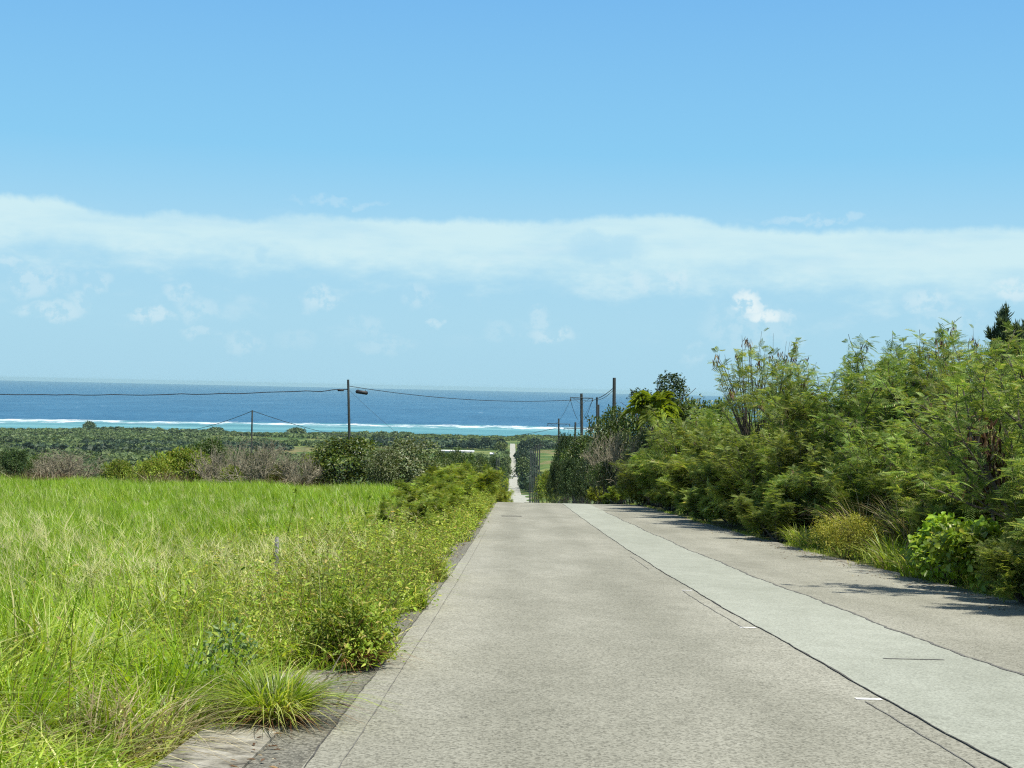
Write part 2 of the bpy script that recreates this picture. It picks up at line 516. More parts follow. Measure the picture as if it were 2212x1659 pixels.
# road surfaces
def road_mat(name, dark, mid, light, speck=1.0, patch=1.0, streak=None):
    m, t = new_mat(name)
    obj = t.n('TexCoord').outputs['Object']
    f1 = t.noise(t.mapping(obj, (1, .75, 1)), 68, 3, .7)
    f2 = t.n('TexVoronoi', {'Vector': t.mapping(obj, (1, .8, 1)), 'Scale': 75.0}, feature='F1').outputs['Color']
    f2 = t.n('SeparateColor', {0: f2}).outputs[0]
    f = t.m('ADD', t.m('MULTIPLY', f1, .62), t.m('MULTIPLY', f2, .38))
    lo, hi = .5 - .2 / speck, .5 + .2 / speck
    col = t.ramp(t.mr(f, lo, hi, 0, 1, False), [(0, dark), (.45, mid), (1, light)])
    big = t.noise(t.mapping(obj, (.55, .16, 1)), 1.0, 4, .6)
    b = t.mr(big, .3, .72, 1 - .17 * patch, 1 + .10 * patch)
    mid_ = t.mr(t.noise(t.mapping(obj, (1, .6, 1)), 3.2, 4, .6), .3, .7, .94, 1.05)
    b = t.m('MULTIPLY', b, mid_)
    if streak:                            # darker wheel tracks worn along the lane
        sx = t.n('SeparateXYZ', {0: obj}).outputs[0]
        for (x0, ww, a) in streak:
            dd = t.m('ABSOLUTE', t.m('SUBTRACT', sx, x0))
            b = t.m('MULTIPLY', b, t.mr(dd, 0.0, ww, 1 - a, 1.0))
    col = t.mix(1.0, col, t.n('CombineColor', {0: b, 1: b, 2: t.m('POWER', b, 1.1)}).outputs[0], 'MULTIPLY')
    p = t.n('BsdfPrincipled', {'Base Color': col, 'Roughness': .88, 'Specular IOR Level': .25})
    t.put(p.inputs['Normal'], t.n('Bump', {'Strength': .35, 'Height': f, 'Distance': .006}).outputs[0])
    t.n('OutputMaterial', {0: p.outputs[0]})
    return m

M['road'] = road_mat('worn_asphalt', (.150, .146, .112), (.275, .268, .210), (.360, .352, .282), .92, .95, [(.05, .55, .12), (1.55, .55, .11), (4.5, .5, .07), (5.6, .5, .06)])
M['road_pale'] = road_mat('bleached_old_asphalt', (.25, .25, .20), (.37, .368, .30), (.46, .455, .38), 1.0, 1.0)
M['strip'] = road_mat('pale_patch_asphalt', (.235, .244, .196), (.306, .319, .258), (.368, .384, .312), 1.0, .6)
M['shoulder'] = road_mat('dark_shoulder_asphalt', (.078, .075, .058), (.152, .147, .115), (.26, .25, .20), 1.0, 1.0)

m, t = new_mat('stained_concrete')
obj = t.n('TexCoord').outputs['Object']
f = t.noise(t.mapping(obj, (3.2, 5, 5)), 1.5, 6, .68)
f2 = t.noise(obj, 45, 4, .7)
g = t.m('ADD', t.m('MULTIPLY', f, .75), t.m('MULTIPLY', f2, .25))
col = t.ramp(g, [(.36, (.065, .060, .047)), (.44, (.16, .15, .115)), (.52, (.26, .245, .195)), (.60, (.36, .345, .285)), (.68, (.50, .485, .42))])
p = t.n('BsdfPrincipled', {'Base Color': col, 'Roughness': .92, 'Specular IOR Level': .2})
t.put(p.inputs['Normal'], t.n('Bump', {'Strength': .4, 'Height': g, 'Distance': .012}).outputs[0])
t.n('OutputMaterial', {0: p.outputs[0]})
M['concrete'] = m

m, t = new_mat('earth_and_turf')
obj = t.n('TexCoord').outputs['Object']
near = t.mix(t.mr(t.noise(obj, 2.5, 5, .65), .35, .65), (.070, .062, .028), (.110, .125, .035))
y = t.n('SeparateXYZ', {0: obj}).outputs[1]
pt = t.n('TexVoronoi', {'Vector': t.mapping(obj, (.0075, .0042, 1)), 'Scale': 1.0}, feature='F1').outputs['Color']
pr = t.n('SeparateColor', {0: pt}).outputs[0]
farc = t.ramp(pr, [(0, (.07, .12, .03)), (.35, (.12, .17, .04)), (.55, (.18, .20, .06)), (.75, (.20, .165, .075)), (1, (.10, .16, .035))], 'CONSTANT')
farc = t.mix(t.mr(t.noise(obj, .05, 5, .6), .35, .7), farc, (.075, .12, .03))
col = t.mix(t.mr(y, 150, 500), near, farc)
p = t.n('BsdfPrincipled', {'Base Color': col, 'Roughness': .95, 'Specular IOR Level': .1})
t.n('OutputMaterial', {0: p.outputs[0]})
M['ground'] = m

# sea: turquoise lagoon, white water on the reef, deep blue outside
m, t = new_mat('sea_water')
obj = t.n('TexCoord').outputs['Object']
sx = t.n('SeparateXYZ', {0: obj})
along = t.m('MULTIPLY_ADD', sx.outputs[0], -.28, sx.outputs[1])       # distance out across the reef line
wob = t.noise(t.mapping(obj, (.0022, .0022, 0)), 1.0, 4, .55)
out = t.m('MULTIPLY_ADD', t.m('SUBTRACT', wob, .5), 260.0, along)
lag = t.ramp(t.noise(t.mapping(obj, (.0016, .006, 0), (4, 2, 0)), 1.0, 4, .6), [(.3, (.050, .165, .20)), (.5, (.085, .235, .265)), (.68, (.145, .335, .345))])
lag = t.mix(t.mr(t.noise(t.mapping(obj, (.004, .01, 0), (1, 8, 0)), 1.0, 3, .6), .55, .7, 0, .5), lag, (.13, .27, .27))
deepn = t.noise(t.mapping(obj, (.0035, .0012, 0)), 1.0, 5, .62)
deep = t.ramp(deepn, [(.3, (.024, .098, .180)), (.5, (.031, .117, .207)), (.7, (.043, .142, .238))])
chop = t.noise(t.mapping(obj, (.030, .012, 0)), 1.0, 3, .65)
deep = t.mix(t.mr(chop, .50, .72, 0, .45), deep, (.070, .185, .285))
deep = t.mix(t.mr(chop, .48, .28, 0, .45), deep, (.016, .073, .148))
deep = t.mix(t.mr(t.m('MULTIPLY', chop, deepn), .40, .44, 0, .5), deep, (.5, .56, .6))
col = t.mix(t.mr(out, 3640, 3800), lag, deep)
fo = t.noise(t.mapping(obj, (.011, .004, 0), (7, 3, 0)), 1.0, 5, .7)
fo2 = t.noise(t.mapping(obj, (.016, .010, 0), (2, 3, 0)), 1.0, 4, .65)
fw = t.m('MULTIPLY_ADD', t.m('SUBTRACT', fo, .5), 700.0, out)
foam = t.m('MULTIPLY', t.mr(fw, 3515, 3575), t.mr(fw, 3715, 3660))
foam = t.m('MULTIPLY', foam, t.mr(fo2, .40, .56, .05, 1))
stre = t.m('MULTIPLY', t.mr(out, 3250, 3550), t.mr(t.noise(t.mapping(obj, (.003, .02, 0), (5, 5, 0)), 1.0, 4, .65), .56, .66))
foam = t.m('MAXIMUM', foam, t.m('MULTIPLY', t.m('MULTIPLY', stre, t.mr(out, 3700, 3600)), .55))
col = t.mix(foam, col, (.66, .70, .71))
p = t.n('BsdfPrincipled', {'Base Color': col, 'Roughness': .55, 'Specular IOR Level': .12, 'IOR': 1.33})
t.n('OutputMaterial', {0: p.outputs[0]})
M['sea'] = m


# ------------------------------------------------------------------ the setting: ground, sea, road
def grid(xs, ys, zf):
    X, Y = np.meshgrid(xs, ys)
    Z = zf(X, Y)
    v = np.stack([X, Y, Z], -1).reshape(-1, 3)
    nx, ny = len(xs), len(ys)
    i, j = np.meshgrid(np.arange(ny - 1), np.arange(nx - 1), indexing='ij')
    a = (i * nx + j).ravel()
    return v, np.stack([a, a + 1, a + 1 + nx, a + nx], -1)


YS = np.unique(np.concatenate([np.arange(-300, -20, 20), np.arange(-20, 130, 1.0), np.arange(130, 900, 8.0), np.arange(900, 3400, 20.0)]))
xs = np.concatenate([-np.geomspace(60, 4500, 22)[::-1], np.arange(-58, -8, 2.0), np.arange(-8, -2, .4), [-1.84, -1.78, -1.70, -1.62], np.arange(-1.2, 6.6, 1.0), [6.7, 6.8], np.arange(7, 14, .5), np.arange(14, 58, 2.0), np.geomspace(60, 4500, 22)])
g = Geo()
v, q = grid(xs, YS, lambda X, Y: ground(X + drift(Y), Y))
v[:, 0] += drift(v[:, 1])
g.add(v, q)
tag(g.build('ground', M['ground'], smooth=True), kind='structure')

g = Geo()
xs_ = np.concatenate([-np.geomspace(200, 42000, 14)[::-1], [0], np.geomspace(200, 42000, 14)])
v, q = grid(xs_, np.geomspace(2550, 41500, 24), lambda X, Y: np.full_like(X, SEA))
g.add(v, q)
tag(g.build('sea', M['sea']), kind='structure')


def sheet(name, x0, x1, y0, y1, dz, mat, n=2, thick=0.0, wob=None, mins=1.0, kind='structure'):
    ys = YS[(YS > y0) & (YS < y1)]
    ys = np.concatenate([[y0], ys, [y1]])
    if mins < 1.0:
        ys = np.unique(np.concatenate([ys, np.arange(y0, min(y1, 60), mins)]))
    g = Geo()
    xs = np.linspace(0, 1, n)
    v, q = grid(xs, ys, lambda X, Y: zr(Y) + dz)
    a = x0(ys) if callable(x0) else np.full_like(ys, x0)
    b = x1(ys) if callable(x1) else np.full_like(ys, x1)
    fr = v[:, 0].copy()
    A, B = np.repeat(a, n), np.repeat(b, n)
    v[:, 0] = A + (B - A) * fr + drift(v[:, 1])
    g.add(v, q)
    if thick:                              # side walls down from the outer edges
        for e in (0, n - 1):
            tp = v.reshape(len(ys), n, 3)[:, e]
            lo = tp - np.array((0, 0, thick))
            k = len(ys)
            i = np.arange(k - 1)
            qq = np.stack([i, i + 1, i + 1 + k, i + k], -1)
            g.add(np.vstack([tp, lo]), qq if e else qq[:, ::-1])
        ends = v.reshape(len(ys), n, 3)[[0, -1]]
        for r_ in ends:
            g.add(np.array([r_[0], r_[-1], r_[-1] - (0, 0, thick), r_[0] - (0, 0, thick)]), [(0, 1, 2, 3)])
    return tag(g.build(name, mat), kind=kind)


def wave(seed, amp, *per):
    r = np.random.default_rng(seed)
    ph = r.uniform(0, 6.28, len(per))
    return lambda y: sum(amp / (i + 1) * np.sin(y * 6.283 / p_ + ph[i]) for i, p_ in enumerate(per))


w1, w2, w3, w4 = wave(1, .009, 7.3, 2.1, .7), wave(2, .018, 9.1, 2.7, .8, .31), wave(3, .015, 5.3, 1.1, .45), wave(4, .012, 6.1, 1.3, .5, .23)
sheet('road', -0.97, 6.36, -60, 125, 0.0, M['road'], 9)
sheet('road', -1.3, 6.6, 125, 2350, 0.0, M['road_pale'], 9)
sheet('road_shoulder', -1.24, lambda y: -0.965 + w3(y) * .3, -60, 125, -0.012, M['shoulder'], 2)
sheet('road_patch_strip', lambda y: 2.46 + w1(y), lambda y: 3.86 + w2(y) * 1.6, -60, 130, 0.004, M['strip'], 3, mins=.25)
sheet('road_crack', lambda y: 2.454 + w1(y) + w4(y) * .25, lambda y: 2.461 + w1(y) + np.abs(w4(y)) * .55, 2, 110, 0.008, M['crack'], 2, mins=.12).name = 'road_crack'
sheet('road_crack', lambda y: 3.85 + w2(y) * 1.6 - np.abs(w4(y + 3)), lambda y: 3.866 + w2(y) * 1.6 + np.abs(w4(y)) * .6, 2, 60, 0.008, M['faintcrack'], 2, mins=.12)
sheet('road_crack', lambda y: -.966 + w3(y) * .4 - np.abs(w4(y)) * .22, lambda y: -.962 + w3(y) * .4 + np.abs(w4(y * 2.3 + 1)) * .35, 3, 45, 0.004, M['crack'], 2, mins=.08)
sheet('road_crack', lambda y: -.80 + w4(y) * .2, lambda y: -.797 + w4(y) * .2 + np.abs(w4(y * 3.1)) * .3, 3, 40, 0.004, M['faintcrack'], 2, mins=.1)
for (a, b) in [(3, 9.2), (14.1, 19.3), (24, 28)]:
    sheet('road_crack', lambda y: 2.285 + w4(y) * .6, lambda y: 2.293 + w4(y) * .6 + np.abs(w3(y)) * .2, a, b, 0.004, M['faintcrack'], 2, mins=.1)
for i, (y0, xl, xr_, lab) in enumerate([(9.28, 2.26, 2.43, 'nearest short white paint line beside the dark centre crack'), (14.15, 2.27, 2.43, 'second nearest short white paint line beside the dark centre crack'),
                                        (19.3, 2.30, 2.43, 'farthest short white paint line beside the dark centre crack')]):
    sheet('road_marking', xl, xr_, y0, y0 + .075, 0.004, M['paint'], 3)
sheet('road_crack', 3.05, 3.55, 11.65, 11.685, 0.008, M['faintcrack'], 3)
sheet('road_patch', lambda y: -.5 + 0 * y, lambda y: .25 + 0 * y, 52, 53.2, 0.005, M['shoulder'], 3)
# kerb slabs over the roadside drain: single cast slabs with open joints
kr = np.random.default_rng(5)
y0 = 1.0
k = 0
while y0 < 76:
    L = 14.0
    sheet('kerb', -1.66 + kr.uniform(-.012, .012), -1.243, y0, y0 + L - .008, -0.004 + kr.uniform(-.008, .006), M['concrete'], 4, thick=.22, mins=.5)
    y0 += L
sheet('kerb', 6.362, lambda y: 6.66 + w2(y) * .6, 2, 95, 0.003, M['concrete'], 4, thick=.18, mins=.5)
# turn-off at the foot of the slope
g = Geo()
ys = np.linspace(690, 850, 21)
xl = np.full_like(ys, 6.42)
xr_ = 6.6 + 9.5 * np.clip((ys - 690) / 14, 0, 1) ** .6 * (1 - np.clip((ys - 815) / 40, 0, 1) ** 2)
n = len(ys)
vv = np.vstack([np.stack([xl + .4, ys, zr(ys) + .01], -1), np.stack([xr_ + .4, ys, zr(ys) + .01], -1)])
i = np.arange(n - 1)
g.add(vv, np.stack([i, i + n, i + n + 1, i + 1], -1))
tag(g.build('side_road', M['road_pale']), kind='structure')


# ------------------------------------------------------------------ plants: generators
def grow(rng, base, d0, L, r, levels, nsub, spread, lift=.15, k=4, shrink=.62, jit=.13):
    S, T = [], []

    def rec(p, d, L, r, lev):
        for i in range(k):
            d = d + rng.normal(0, jit, 3) + np.array((0, 0, lift * .3))
            d = d / np.linalg.norm(d)
            q = p + d * L / k
            r2 = r * (1 - .42 / k)
            S.append((p, q, r, r2, lev))
            p, r = q, r2
            if lev < levels and i >= (1 if lev == 0 else 0):
                for _ in range(nsub[lev]):
                    a = rng.normal(0, 1, 3)
                    a -= d * a.dot(d)
                    a /= np.linalg.norm(a)
                    th = spread * rng.uniform(.7, 1.25)
                    c = d * math.cos(th) + a * math.sin(th)
                    rec(p, c, L * shrink * rng.uniform(.7, 1.15), r * .62, lev + 1)
        T.append((p, d, lev))
    rec(np.array(base, float), np.array(d0, float) / np.linalg.norm(d0), L, r, 0)
    return S, T


def sticks(g, S, n=5, rmin=.0):
    g.segs(np.array([s[0] for s in S]), np.array([s[1] for s in S]), np.maximum([s[2] for s in S], rmin), np.maximum([s[3] for s in S], rmin), n)


def feathery_tree(seed, H=5.0, stems=5, dens=9, pods=0, spread=.5, low=False):
    """multi-stemmed tree with drooping twice-feathered leaves; returns (wood, crown, pods) Geo"""
    rng = np.random.default_rng(seed)
    S = []
    for i in range(stems):
        a = i * 6.283 / stems + rng.uniform(-.4, .4)
        tilt = rng.uniform(.12, .42) if not low else rng.uniform(.3, .9)
        s, _ = grow(rng, (.12 * math.cos(a), .12 * math.sin(a), 0), (math.sin(tilt) * math.cos(a), math.sin(tilt) * math.sin(a), math.cos(tilt)),
                    H * rng.uniform(.55, .8), .05, 2, (2, 1), spread, .25, 4, .52)
        S += s
    kz = H * .80 / np.percentile([s[1][2] for s in S if s[4] == 2], 92)
    S = [(s[0] * kz, s[1] * kz, s[2], s[3], s[4]) for s in S]
    wood = Geo()
    sticks(wood, S, 5, .006)
    tw = [s for s in S if s[4] == 2] + [s for s in S if s[4] == 1 and rng.random() < .6]
    P, Fw = [], []
    for s in tw:
        m_ = rng.poisson(dens * .5) if s[4] == 2 else rng.poisson(dens * .35)
        for _ in range(m_):
            t_ = rng.random()
            P.append(s[0] + (s[1] - s[0]) * t_ + rng.normal(0, .03, 3))
            d = nrm(s[1] - s[0])
            h = nrm(rng.normal(0, 1, 3) * np.array((1, 1, .45)))
            Fw.append(d * .35 + h * .8 + np.array((0, 0, .12)))
    P, Fw = np.array(P), np.array(Fw)
    up = np.tile((0, 0, 1.0), (len(P), 1)) + rng.normal(0, .35, (len(P), 3))
    crown = Geo()
    place(crown, FEA, FEAQ, P, Fw, up, rng.uniform(.17, .29, len(P)))
    pd = None
    if pods:
        pd = Geo()
        idx = rng.choice(len(P), min(pods, len(P)))
        c = P[idx]
        reps = 9
        PP = np.repeat(c, reps, 0) + rng.normal(0, .05, (len(c) * reps, 3))
        FF = rng.normal(0, .35, PP.shape) + np.array((0, 0, -1.0))
        place(pd, LEAFN * np.array((.55, 1, .3)), LEAFNQ, PP, FF, rng.normal(0, 1, PP.shape) + np.array((1e-3, 0, 0)), rng.uniform(.13, .2, len(PP)))
    return wood, crown, pd


def vase_tree(seed, H=5.0, n=80, pods=40):
    """airy tree: bare stems fanning into a rounded see-through crown"""
    rng = np.random.default_rng(seed)
    d = nrm(rng.normal(0, 1, (n, 3)))
    d[:, 2] = np.where(d[:, 2] < -.5, -d[:, 2], d[:, 2])
    tg = d * np.array((.40, .40, .30)) * H * rng.uniform(.45, 1.05, n)[:, None] + np.array((0, 0, .70 * H))
    tg[0] = (.05, 0, H)
    hubs = np.array([(.10 * math.cos(a) * H, .10 * math.sin(a) * H, H * rng.uniform(.34, .46)) for a in np.arange(6) * 1.047])
    wood = Geo()
    for k_, hb in enumerate(hubs):
        b0 = hb * np.array((.25, .25, 0))
        wood.tube([b0, b0 * .6 + hb * (.4, .4, .5), hb], [.05, .042, .03], 6)
    P, Fw = [], []
    for t_ in tg:
        hb = hubs[np.argmin(np.linalg.norm(hubs[:, :2] - t_[:2] * .4, axis=1))]
        c = hb * .5 + t_ * .5 + np.array((0, 0, .10 * H)) * rng.uniform(-.3, .8)
        u_ = np.linspace(0, 1, 7)[:, None]
        pts = hb * (1 - u_) ** 2 + 2 * c * u_ * (1 - u_) + t_ * u_ ** 2
        wood.tube(pts, np.linspace(.020, .005, 7), 4, False)
        dr = nrm(pts[-1] - pts[-3])
        for q in range(rng.integers(5, 9)):
            s_ = rng.uniform(.62, 1.02)
            P.append(pts[min(int(s_ * 6), 6)] + rng.normal(0, .04, 3))
            Fw.append(dr * .4 + nrm(rng.normal(0, 1, 3) * (1, 1, .45)) * .8 + np.array((0, 0, .15)))
    P, Fw = np.array(P), np.array(Fw)
    crown = Geo()
    place(crown, FEA, FEAQ, P, Fw, np.tile((0, 0, 1.0), (len(P), 1)) + rng.normal(0, .35, (len(P), 3)), rng.uniform(.20, .34, len(P)))
    pd = Geo()
    c = tg[rng.choice(n, pods)]
    PP = np.repeat(c, 8, 0) + rng.normal(0, .05, (pods * 8, 3))
    FF = rng.normal(0, .35, PP.shape) + np.array((0, 0, -1.0))
    place(pd, LEAFN * np.array((.55, 1, .3)), LEAFNQ, PP, FF, rng.normal(0, 1, PP.shape), rng.uniform(.13, .2, len(PP)))
    return wood, crown, pd


def lobed_bush(seed, lobes, n, size, tmpl=(LEAF, LEAFQ), stems=7, droop=.25, shell=.16, rad=None):
    """broad-leaved bush: leaves through the outer volume of several lobes, on stems"""
    rng = np.random.default_rng(seed)
    lobes = np.array(lobes, float)        # x y z rx ry rz
    vol = lobes[:, 3] * lobes[:, 4] * lobes[:, 5]
    idx = rng.choice(len(lobes), n, p=vol ** .8 / (vol ** .8).sum())
    L = lobes[idx]
    d = nrm(rng.normal(0, 1, (n, 3)))
    d[:, 2] = np.where(d[:, 2] < -.35, -d[:, 2], d[:, 2])
    lump = 1 + .16 * np.sin(d[:, 0] * 7 + idx * 1.7) * np.sin(d[:, 1] * 6 + idx) + .10 * np.sin(d[:, 2] * 11 + d[:, 0] * 9)
    r = np.clip(1 - np.abs(rng.normal(0, shell, n)), .2, 1) * lump
    r = np.where(rng.random(n) < .05, r * rng.uniform(1.0, 1.18, n), r)
    P = L[:, :3] + d * L[:, 3:] * r[:, None]
    P[:, 2] = np.maximum(P[:, 2], .05)
    Fw = d * .7 + rng.normal(0, .55, (n, 3)) - np.array((0, 0, droop))
    up = d * .5 + np.array((0, 0, .8)) + rng.normal(0, .4, (n, 3))
    crown = Geo()
    place(crown, tmpl[0], tmpl[1], P, Fw, up, size * rng.uniform(.65, 1.25, n))
    S = []
    for i in range(stems):
        l = lobes[i % len(lobes)]
        tgt = l[:3] + rng.normal(0, .35, 3) * l[3:] * .7
        bs = .15 if lobes[:, 3].max() > 1.2 else .03
        b = np.array((rng.normal(0, bs), rng.normal(0, bs), 0))
        v_ = tgt - b
        rr_ = (rad or min(.05, .016 * np.linalg.norm(v_))) * (.8 + .5 * rng.random())
        s, _ = grow(rng, b, v_, np.linalg.norm(v_) * .9, rr_, 1, (2,), .6, .0, 4, .22, .06)
        S += s
    wood = Geo()
    sticks(wood, S, 5, .002)
    return wood, crown


def blob_lobes(seed, R_, H, k=7, flat=.7):
    rng = np.random.default_rng(seed)
    out = [(0, 0, H * .5, R_ * .75, R_ * .75, H * .48)]
    for i in range(k):
        a = i * 6.283 / k + rng.uniform(-.4, .4)
        rr = R_ * rng.uniform(.45, .7)
        sz = R_ * rng.uniform(.32, .5)
        z = H * rng.uniform(.25, .75)
        out.append((rr * math.cos(a), rr * math.sin(a), z, sz, sz, min(sz * flat * 1.2, H - z)))
    for i in range(3):
        out.append((rng.normal(0, R_ * .3), rng.normal(0, R_ * .3), H * .78, R_ * .3, R_ * .3, H * .22))
    return out


def bare_bush(seed, H, W, stems=6, levels=3, dens=2):
    rng = np.random.default_rng(seed)
    S = []
    for i in range(stems):
        a = i * 6.283 / stems + rng.uniform(-.5, .5)
        tilt = rng.uniform(.35, .95)
        s, _ = grow(rng, (rng.normal(0, .15), rng.normal(0, .15), 0), (math.sin(tilt) * math.cos(a), math.sin(tilt) * math.sin(a), math.cos(tilt)),
                    H * .62, .07, levels, (2, dens, 1), .62, .16, 4, .6, .16)
        S += s
    A = np.array([s[1] for s in S])
    kz, kx = H / A[:, 2].max(), W / np.percentile(np.abs(A[:, :2]), 98)
    K = np.array((kx, kx, kz))
    S = [(s[0] * K, s[1] * K, s[2], s[3], s[4]) for s in S]
    return S


PROTO = {}


def proto(key, name, parts):               # parts: [(part name, Geo, material, smooth, extra)]
    PROTO[key] = (name, [p_[1].build(p_[0], p_[2], None, p_[3], p_[4] if len(p_) > 4 else None) for p_ in parts], [False])


def inst(key, loc, rz, scale, label, cat, group=None, tilt=None, name=None):
    nm, objs, used = PROTO[key]
    root = empty(name or nm, loc, label, cat, group, rz, scale)
    if tilt: root.rotation_euler = (tilt[0], tilt[1], rz)
    for o in objs:
        if used[0]:
            c = o.copy()
            COL.objects.link(c)
        else:
            c = o
        c.parent = root
    used[0] = True
    return root


# ---- prototypes
for i, (sd, st, dn, pods, spd) in enumerate([(11, 5, 10, 26, .55), (12, 6, 9, 10, .6), (13, 4, 10, 40, .5), (14, 6, 11, 8, .65), (15, 5, 7, 50, .55)]):
    wd, cr, pd = feathery_tree(sd, 5.0, st, dn, pods, spd)
    proto('feather%d' % i, 'feathery_tree', [('trunk', wd, M['bark'], True), ('crown', cr, M['feather'], False, (pd, M['pod']))])
wd, cr, pd = vase_tree(16)
proto('airy', 'feathery_tree', [('trunk', wd, M['bark'], True), ('crown', cr, M['feather'], False, (pd, M['pod']))])
for i, sd in enumerate((21, 22, 23)):
    wd, cr, pd = feathery_tree(sd, 2.2, 7, 12, 0, .7, True)
    proto('skirt%d' % i, 'feathery_shrub', [('stems', wd, M['bark'], True), ('foliage', cr, M['feather'], False)])
    wd, cr, pd = feathery_tree(sd + 5, 2.2, 7, 10, 0, .7, True)
    proto('young%d' % i, 'roadside_shrub', [('stems', wd, M['bark'], True), ('foliage', cr, M['young'], False)])
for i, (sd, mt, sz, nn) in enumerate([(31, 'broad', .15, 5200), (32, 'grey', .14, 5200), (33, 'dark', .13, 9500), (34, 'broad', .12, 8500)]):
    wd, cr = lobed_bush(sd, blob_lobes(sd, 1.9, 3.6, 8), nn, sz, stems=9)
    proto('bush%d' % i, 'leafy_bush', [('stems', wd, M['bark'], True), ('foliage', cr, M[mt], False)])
wd, cr = lobed_bush(36, blob_lobes(36, 1.9, 2.0, 8), 5200, .13, stems=9)
proto('lowbush', 'leafy_bush', [('stems', wd, M['bark'], True), ('foliage', cr, M['young'], False)])

# ------------------------------------------------------------------ trees and bushes, right of the road
ORD = ['first', 'second', 'third', 'fourth', 'fifth', 'sixth', 'seventh', 'eighth', 'ninth', 'tenth', 'eleventh', 'twelfth', 'thirteenth', 'fourteenth', 'fifteenth', 'sixteenth', 'seventeenth', 'eighteenth', 'nineteenth', 'twentieth']
rs = np.random.default_rng(77)


def top_h(px, py, d, x=None):           # height above ground of a top seen at a photo point
    p = at(px, py, d)
    return p[2] - float(ground(p[0], d))


GT = 'feathery trees of the right thicket'
# tall trees that make the skyline: photo x, top y, distance, kind
for i, (px, py, d, key, kw, lab) in enumerate([
        (1648, 712, 47, 'airy', .80, 'tall airy feathery tree standing clear against the sky, leftmost on the right skyline'),
        (1752, 765, 49, 'feather4', .85, 'see through feathery crown filling the dip right of the tall airy tree'),
        (1800, 728, 44, 'feather2', .95, 'feathery tree hung with brown pods, second crown right of the tall airy tree'),
        (1868, 706, 40, 'feather4', .9, 'slender topped feathery tree with many brown pods, left of the densest crown'),
        (1912, 722, 41, 'feather2', .9, 'pod hung feathery crown tucked behind the left side of the densest crown'),
        (1948, 690, 36, 'feather0', .95, 'dense high feathery crown in the middle of the right skyline'),
        (2005, 722, 40, 'feather4', .9, 'brownish feathery crown with dry pods behind the densest skyline crown'),
        (2048, 735, 37, 'feather2', .85, 'feathery crown with pods, between the densest crown and the thin bare stemmed tree'),
        (2100, 704, 32, 'airy', .62, 'thin feathery tree with dark bare stems, left of the needle tree'),
        (2150, 738, 31, 'feather1', .9, 'feathery crown right in front of the dark needle tree'),
        (2210, 745, 27, 'feather1', .9, 'feathery tree at the right frame edge below the needle tree')]):
    p = at(px, py, d)
    h = top_h(px, py, d)
    inst(key, gpt(p[0], d, -.05), 2.2 if i == 0 else rs.uniform(0, 6.28), (h / 5.0 * kw, h / 5.0 * kw, h / 5.0), lab, 'tree', GT)
# mass of the thicket behind the front row
mass = [(1500, 868, 62, 'feather3'), (1570, 862, 58, 'feather0'), (1640, 862, 55, 'feather1'), (1710, 868, 52, 'feather3'), (1770, 850, 47, 'feather0'), (1835, 850, 45, 'feather1'),
        (1905, 830, 40, 'feather3'), (1985, 830, 38, 'feather2'), (2060, 820, 35, 'feather3'), (2140, 790, 32, 'feather0'), (2230, 790, 30, 'feather3'),
        (1590, 905, 50, 'feather3'), (1680, 905, 44, 'feather1'), (1760, 895, 40, 'feather3'), (1840, 895, 36, 'feather0'), (1930, 885, 33, 'feather3'), (2010, 880, 30.5, 'feather1'), (2110, 875, 27.5, 'feather3'), (2200, 860, 25, 'feather2')]
for i, (px, py, d, key) in enumerate(mass):
    p = at(px, py, d)
    lab = 'bushy feathery tree in the middle of the right thicket, %s from the crest' % ORD[i] if i < 11 else 'olive feathery tree of the inner row of the right thicket, %s from the crest' % ORD[i - 11]
    inst(key, gpt(p[0], d, -.05), rs.uniform(0, 6.28), top_h(px, py, d) / 5.0 * 1.03, lab, 'tree', GT)
# front row along the kerb
GF = 'feathery shrubs along the right kerb'
front = [(1425, 985, 72, 'skirt0'), (1480, 975, 62, 'skirt1'), (1535, 970, 55, 'skirt2'), (1590, 985, 49.5, 'skirt0'), (1648, 990, 45, 'skirt1'), (1705, 1000, 41.5, 'skirt2'), (1770, 1000, 37.5, 'skirt0'),
         (1450, 930, 66, 'skirt2'), (1560, 925, 55, 'skirt1'), (1660, 940, 46, 'skirt0'), (1750, 950, 41, 'skirt2'), (1830, 965, 36.5, 'skirt1'), (1920, 985, 33, 'skirt0'), (2010, 1000, 29, 'skirt2'), (2090, 1010, 25.5, 'skirt1')]
for i, (px, py, d, key) in enumerate(front):
    p = at(px, py, d)
    lab = ('low dense feathery shrub spilling over the right kerb, %s from the crest' % ORD[i]) if i < 7 else ('feathery shrub just behind the kerb row, %s from the crest' % ORD[i - 7])
    inst(key, gpt(p[0], d, -.05), rs.uniform(0, 6.28), top_h(px, py, d) / 2.2, lab, 'shrub', GF)
for i, d in enumerate([37, 40, 43.5, 47, 51, 55, 59.5, 64, 69, 74, 80]):
    x = 6.95 + drift(d) + rs.uniform(-.1, .35)
    k_ = rs.uniform(1.0, 1.45) / 2.2
    inst('skirt%d' % (i % 3), gpt(x, d, -.04), rs.uniform(0, 6.28), (k_ * 1.15, k_ * 1.35, k_), 'ground hugging feathery shrub at the right kerb edge, %s from the reed clumps' % ORD[i], 'shrub', GF)
